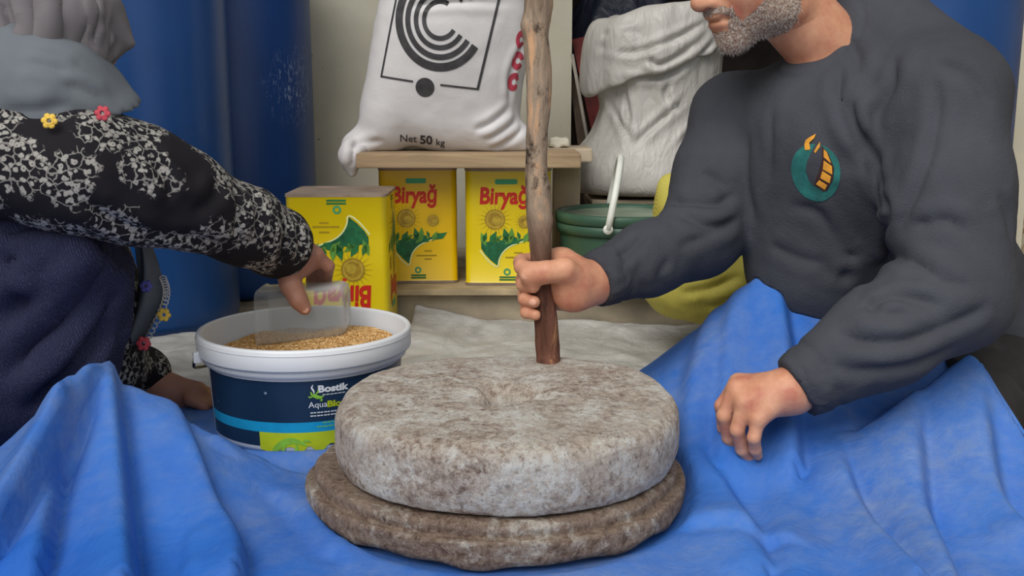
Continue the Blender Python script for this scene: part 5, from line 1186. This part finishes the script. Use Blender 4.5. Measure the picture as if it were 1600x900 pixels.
# --- skirt and trouser leg in the same cloth
F = Field((-1.15, 1.30, 0.0), (-0.42, 1.98, 0.50), 0.006)
F.ell(at(85, 470, 1.63), (0.134, 0.12, 0.18), None, 0); F.chain([at(60, 540, 1.60), at(150, 560, 1.68)], [0.10, 0.075], 0.05); F.chain([at(150, 560, 1.70), foot_a + V(-0.05, 0, 0.035)], [0.07, 0.048], 0.04); F.cap(foot_a + V(-0.06, 0, 0.04), foot_a + V(-0.012, 0, 0.036), 0.048, 0.042, 0.03)
v, f = F.mesh(2); v += normals(v, f) * (0.006 * fbm(v, 13, 3, 19))[:, None]; v[:, 2] = np.maximum(v[:, 2], 0.012); obj('floral_trousers', v, f, 'floral', woman)
# --- navy knitted vest
F = Field((-1.35, 1.24, 0.0), (-0.50, 1.95, 0.62), 0.006)
F.ell((wpel + wnk) / 2 + V(0, 0, -0.02), (0.17, 0.165, 0.23), None, 0); F.ell(at(30, 470, 1.52), (0.148, 0.125, 0.175), None, 0.05); F.ell(wpel + V(0, 0, 0.0), (0.20, 0.20, 0.16), None, 0.08); F.ell(at(58, 400, 1.50), (0.115, 0.11, 0.10), None, 0.05); F.ell(at(20, 570, 1.50), (0.15, 0.12, 0.12), None, 0.06)
v, f = F.mesh(2); B = bvh_of(v, f)
for pl in ([(95, 328), (60, 350), (0, 375)], [(105, 350), (70, 385), (30, 405), (0, 420)], [(150, 370), (140, 420), (120, 460), (60, 540), (0, 600)], [(125, 360), (105, 410), (60, 450), (0, 510)], [(170, 375), (165, 440), (140, 520), (90, 590), (40, 650)], [(185, 400), (188, 460), (165, 540)]): v = crease(v, f, B, pl, 0.020, 0.011, 0.014, 0.034)
v += normals(v, f) * (0.004 * fbm(v, 12, 3, 23))[:, None]; v[:, 2] = np.maximum(v[:, 2], tarp_full(v[:, :2]) * (v[:, 1] < 1.5) + 0.004)
obj('knitted_vest', v, f, 'navy_knit', woman)
# --- headscarf: hood drawn forward over the face, in long pleats
F = Field((-1.05, 1.33, 0.46), (-0.44, 1.80, 0.92), 0.005)
F.ell(whc + V(-0.03, 0, 0.015), (0.112, 0.105, 0.125), None, 0); F.ell(at(80, 15, 1.55), (0.08, 0.09, 0.09), None, 0.05); F.chain([at(95, 15, 1.55), at(140, 42, 1.55), at(205, 69, 1.55)], [0.075, 0.052, 0.006], 0.03); F.chain([at(100, 60, 1.53), at(122, 92, 1.53)], [0.075, 0.030], 0.04); F.ell(at(20, 70, 1.52), (0.10, 0.10, 0.07), None, 0.05)
v, f = F.mesh(2); B = bvh_of(v, f)
for pl in ([(52, -30), (53, 40), (56, 88)], [(92, -30), (88, 50), (84, 95)], [(112, -30), (108, 50), (98, 100)], [(138, -30), (128, 40), (106, 100)], [(158, 0), (138, 50), (112, 104)], [(165, 40), (145, 70), (120, 108)], [(185, 60), (155, 85), (125, 112)], [(0, -20), (20, 40), (40, 75)], [(70, -30), (70, 30), (72, 90)], [(10, 60), (30, 72), (50, 85)]): v = crease(v, f, B, pl, 0.009, 0.005, 0.008, 0.015)
obj('headscarf', v, f, 'scarf_grey', woman)
# --- shawl over the shoulders
F = Field((-1.15, 1.20, 0.34), (-0.48, 1.86, 0.72), 0.0055)
F.chain([at(-90, 190, 1.46), at(10, 160, 1.47), at(90, 172, 1.46), at(165, 208, 1.47)], [0.12, 0.105, 0.085, 0.055], 0.05); F.chain([at(60, 120, 1.54), at(130, 150, 1.53), at(180, 185, 1.50)], [0.06, 0.045, 0.03], 0.05); F.cap(wfs, wnk, 0.09, 0.08, 0.05); F.cap(at(-80, 160, 1.5), at(20, 120, 1.5), 0.10, 0.075, 0.05)
pa, pb_ = at(-100, 206, 1.36), at(205, 178, 1.44); e = nrm(pb_ - pa); F.half(pa, np.cross(nrm(V(0, 1, 0.25)), e) * (-1 if np.cross(nrm(V(0, 1, 0.25)), e)[2] > 0 else 1))
v, f = F.mesh(1); B = bvh_of(v, f)
for pl in ([(0, 175), (60, 172), (115, 160)], [(90, 130), (130, 140), (170, 160)], [(30, 95), (80, 105), (120, 118)]): v = crease(v, f, B, pl, 0.004, 0.006, 0.003, 0.018)
shawl = obj('shawl', v, f, 'shawl_grey', woman); SB = bvh_of(v, f)
def lace_flower(c, n, r, mat, parent):
    n = nrm(n); a = nrm(np.cross(n, V(0.1, 0.2, 1))); b = np.cross(n, a); ms = []
    for i in range(6):
        an = i * math.pi / 3; p = np.asarray(c) + r * 0.62 * (math.cos(an) * a + math.sin(an) * b); vv, ff_ = lathe([(0, 0.0016), (r * 0.28, 0.0012), (r * 0.42, 0.0), (r * 0.30, -0.0012), (0, -0.0014)], 10); ms.append((p + vv[:, :1] * a + vv[:, 1:2] * b + vv[:, 2:] * n, ff_))
    vv, ff_ = lathe([(r * 0.30, 0.0018), (r * 0.48, 0.0026), (r * 0.62, 0.0012)], 12); ms.append((np.asarray(c) + vv[:, :1] * a + vv[:, 1:2] * b + vv[:, 2:] * n, ff_))
    return obj('lace_flower', *joinm(*ms), mat, parent)
for (px, py, mat) in ((77, 189, 'lace_yellow'), (160, 177, 'lace_red'), (3, 201, 'lace_violet')): lace_flower(at(px, py, 1.345 + 0.02 * (px > 100)), V(0.1, -1, 0.2), 0.0105, mat, shawl)
# --- loose end of the shawl hanging by the knee
lft = spline(np.array([at(212, 376, 1.60), at(212, 430, 1.61), at(208, 480, 1.62), at(196, 540, 1.63)]), 30); rgt = spline(np.array([at(232, 378, 1.60), at(247, 425, 1.61), at(254, 468, 1.62), at(220, 540, 1.63)]), 30)
sx = np.linspace(0, 1, 9)[None, :, None]; G_ = lft[:, None] * (1 - sx) + rgt[:, None] * sx; G_[..., 1] += 0.012 * np.sin(sx[..., 0] * 7 + np.linspace(0, 3, 30)[:, None]); so = obj('shawl_end', G_.reshape(-1, 3), grid_faces(30, 9), 'shawl_grey', woman); sm = so.modifiers.new('thickness', 'SOLIDIFY'); sm.thickness = 0.003
for i in range(12, 29, 1):
    p = rgt[i]; v, f = tube([p + 0.0055 * V(math.cos(a) + 0.9, 0, math.sin(a) * 0.8) for a in np.linspace(0, 2 * np.pi, 10)], 0.0011, 5); obj('lace_loop', v, f, 'lace_white', so)
for (px, py, mat, r) in ((256, 492, 'lace_yellow', 0.011), (224, 537, 'lace_red', 0.012), (228, 447, 'lace_violet', 0.010)): lace_flower(at(px, py, 1.60), V(0.1, -1, 0.2), r, mat, so)
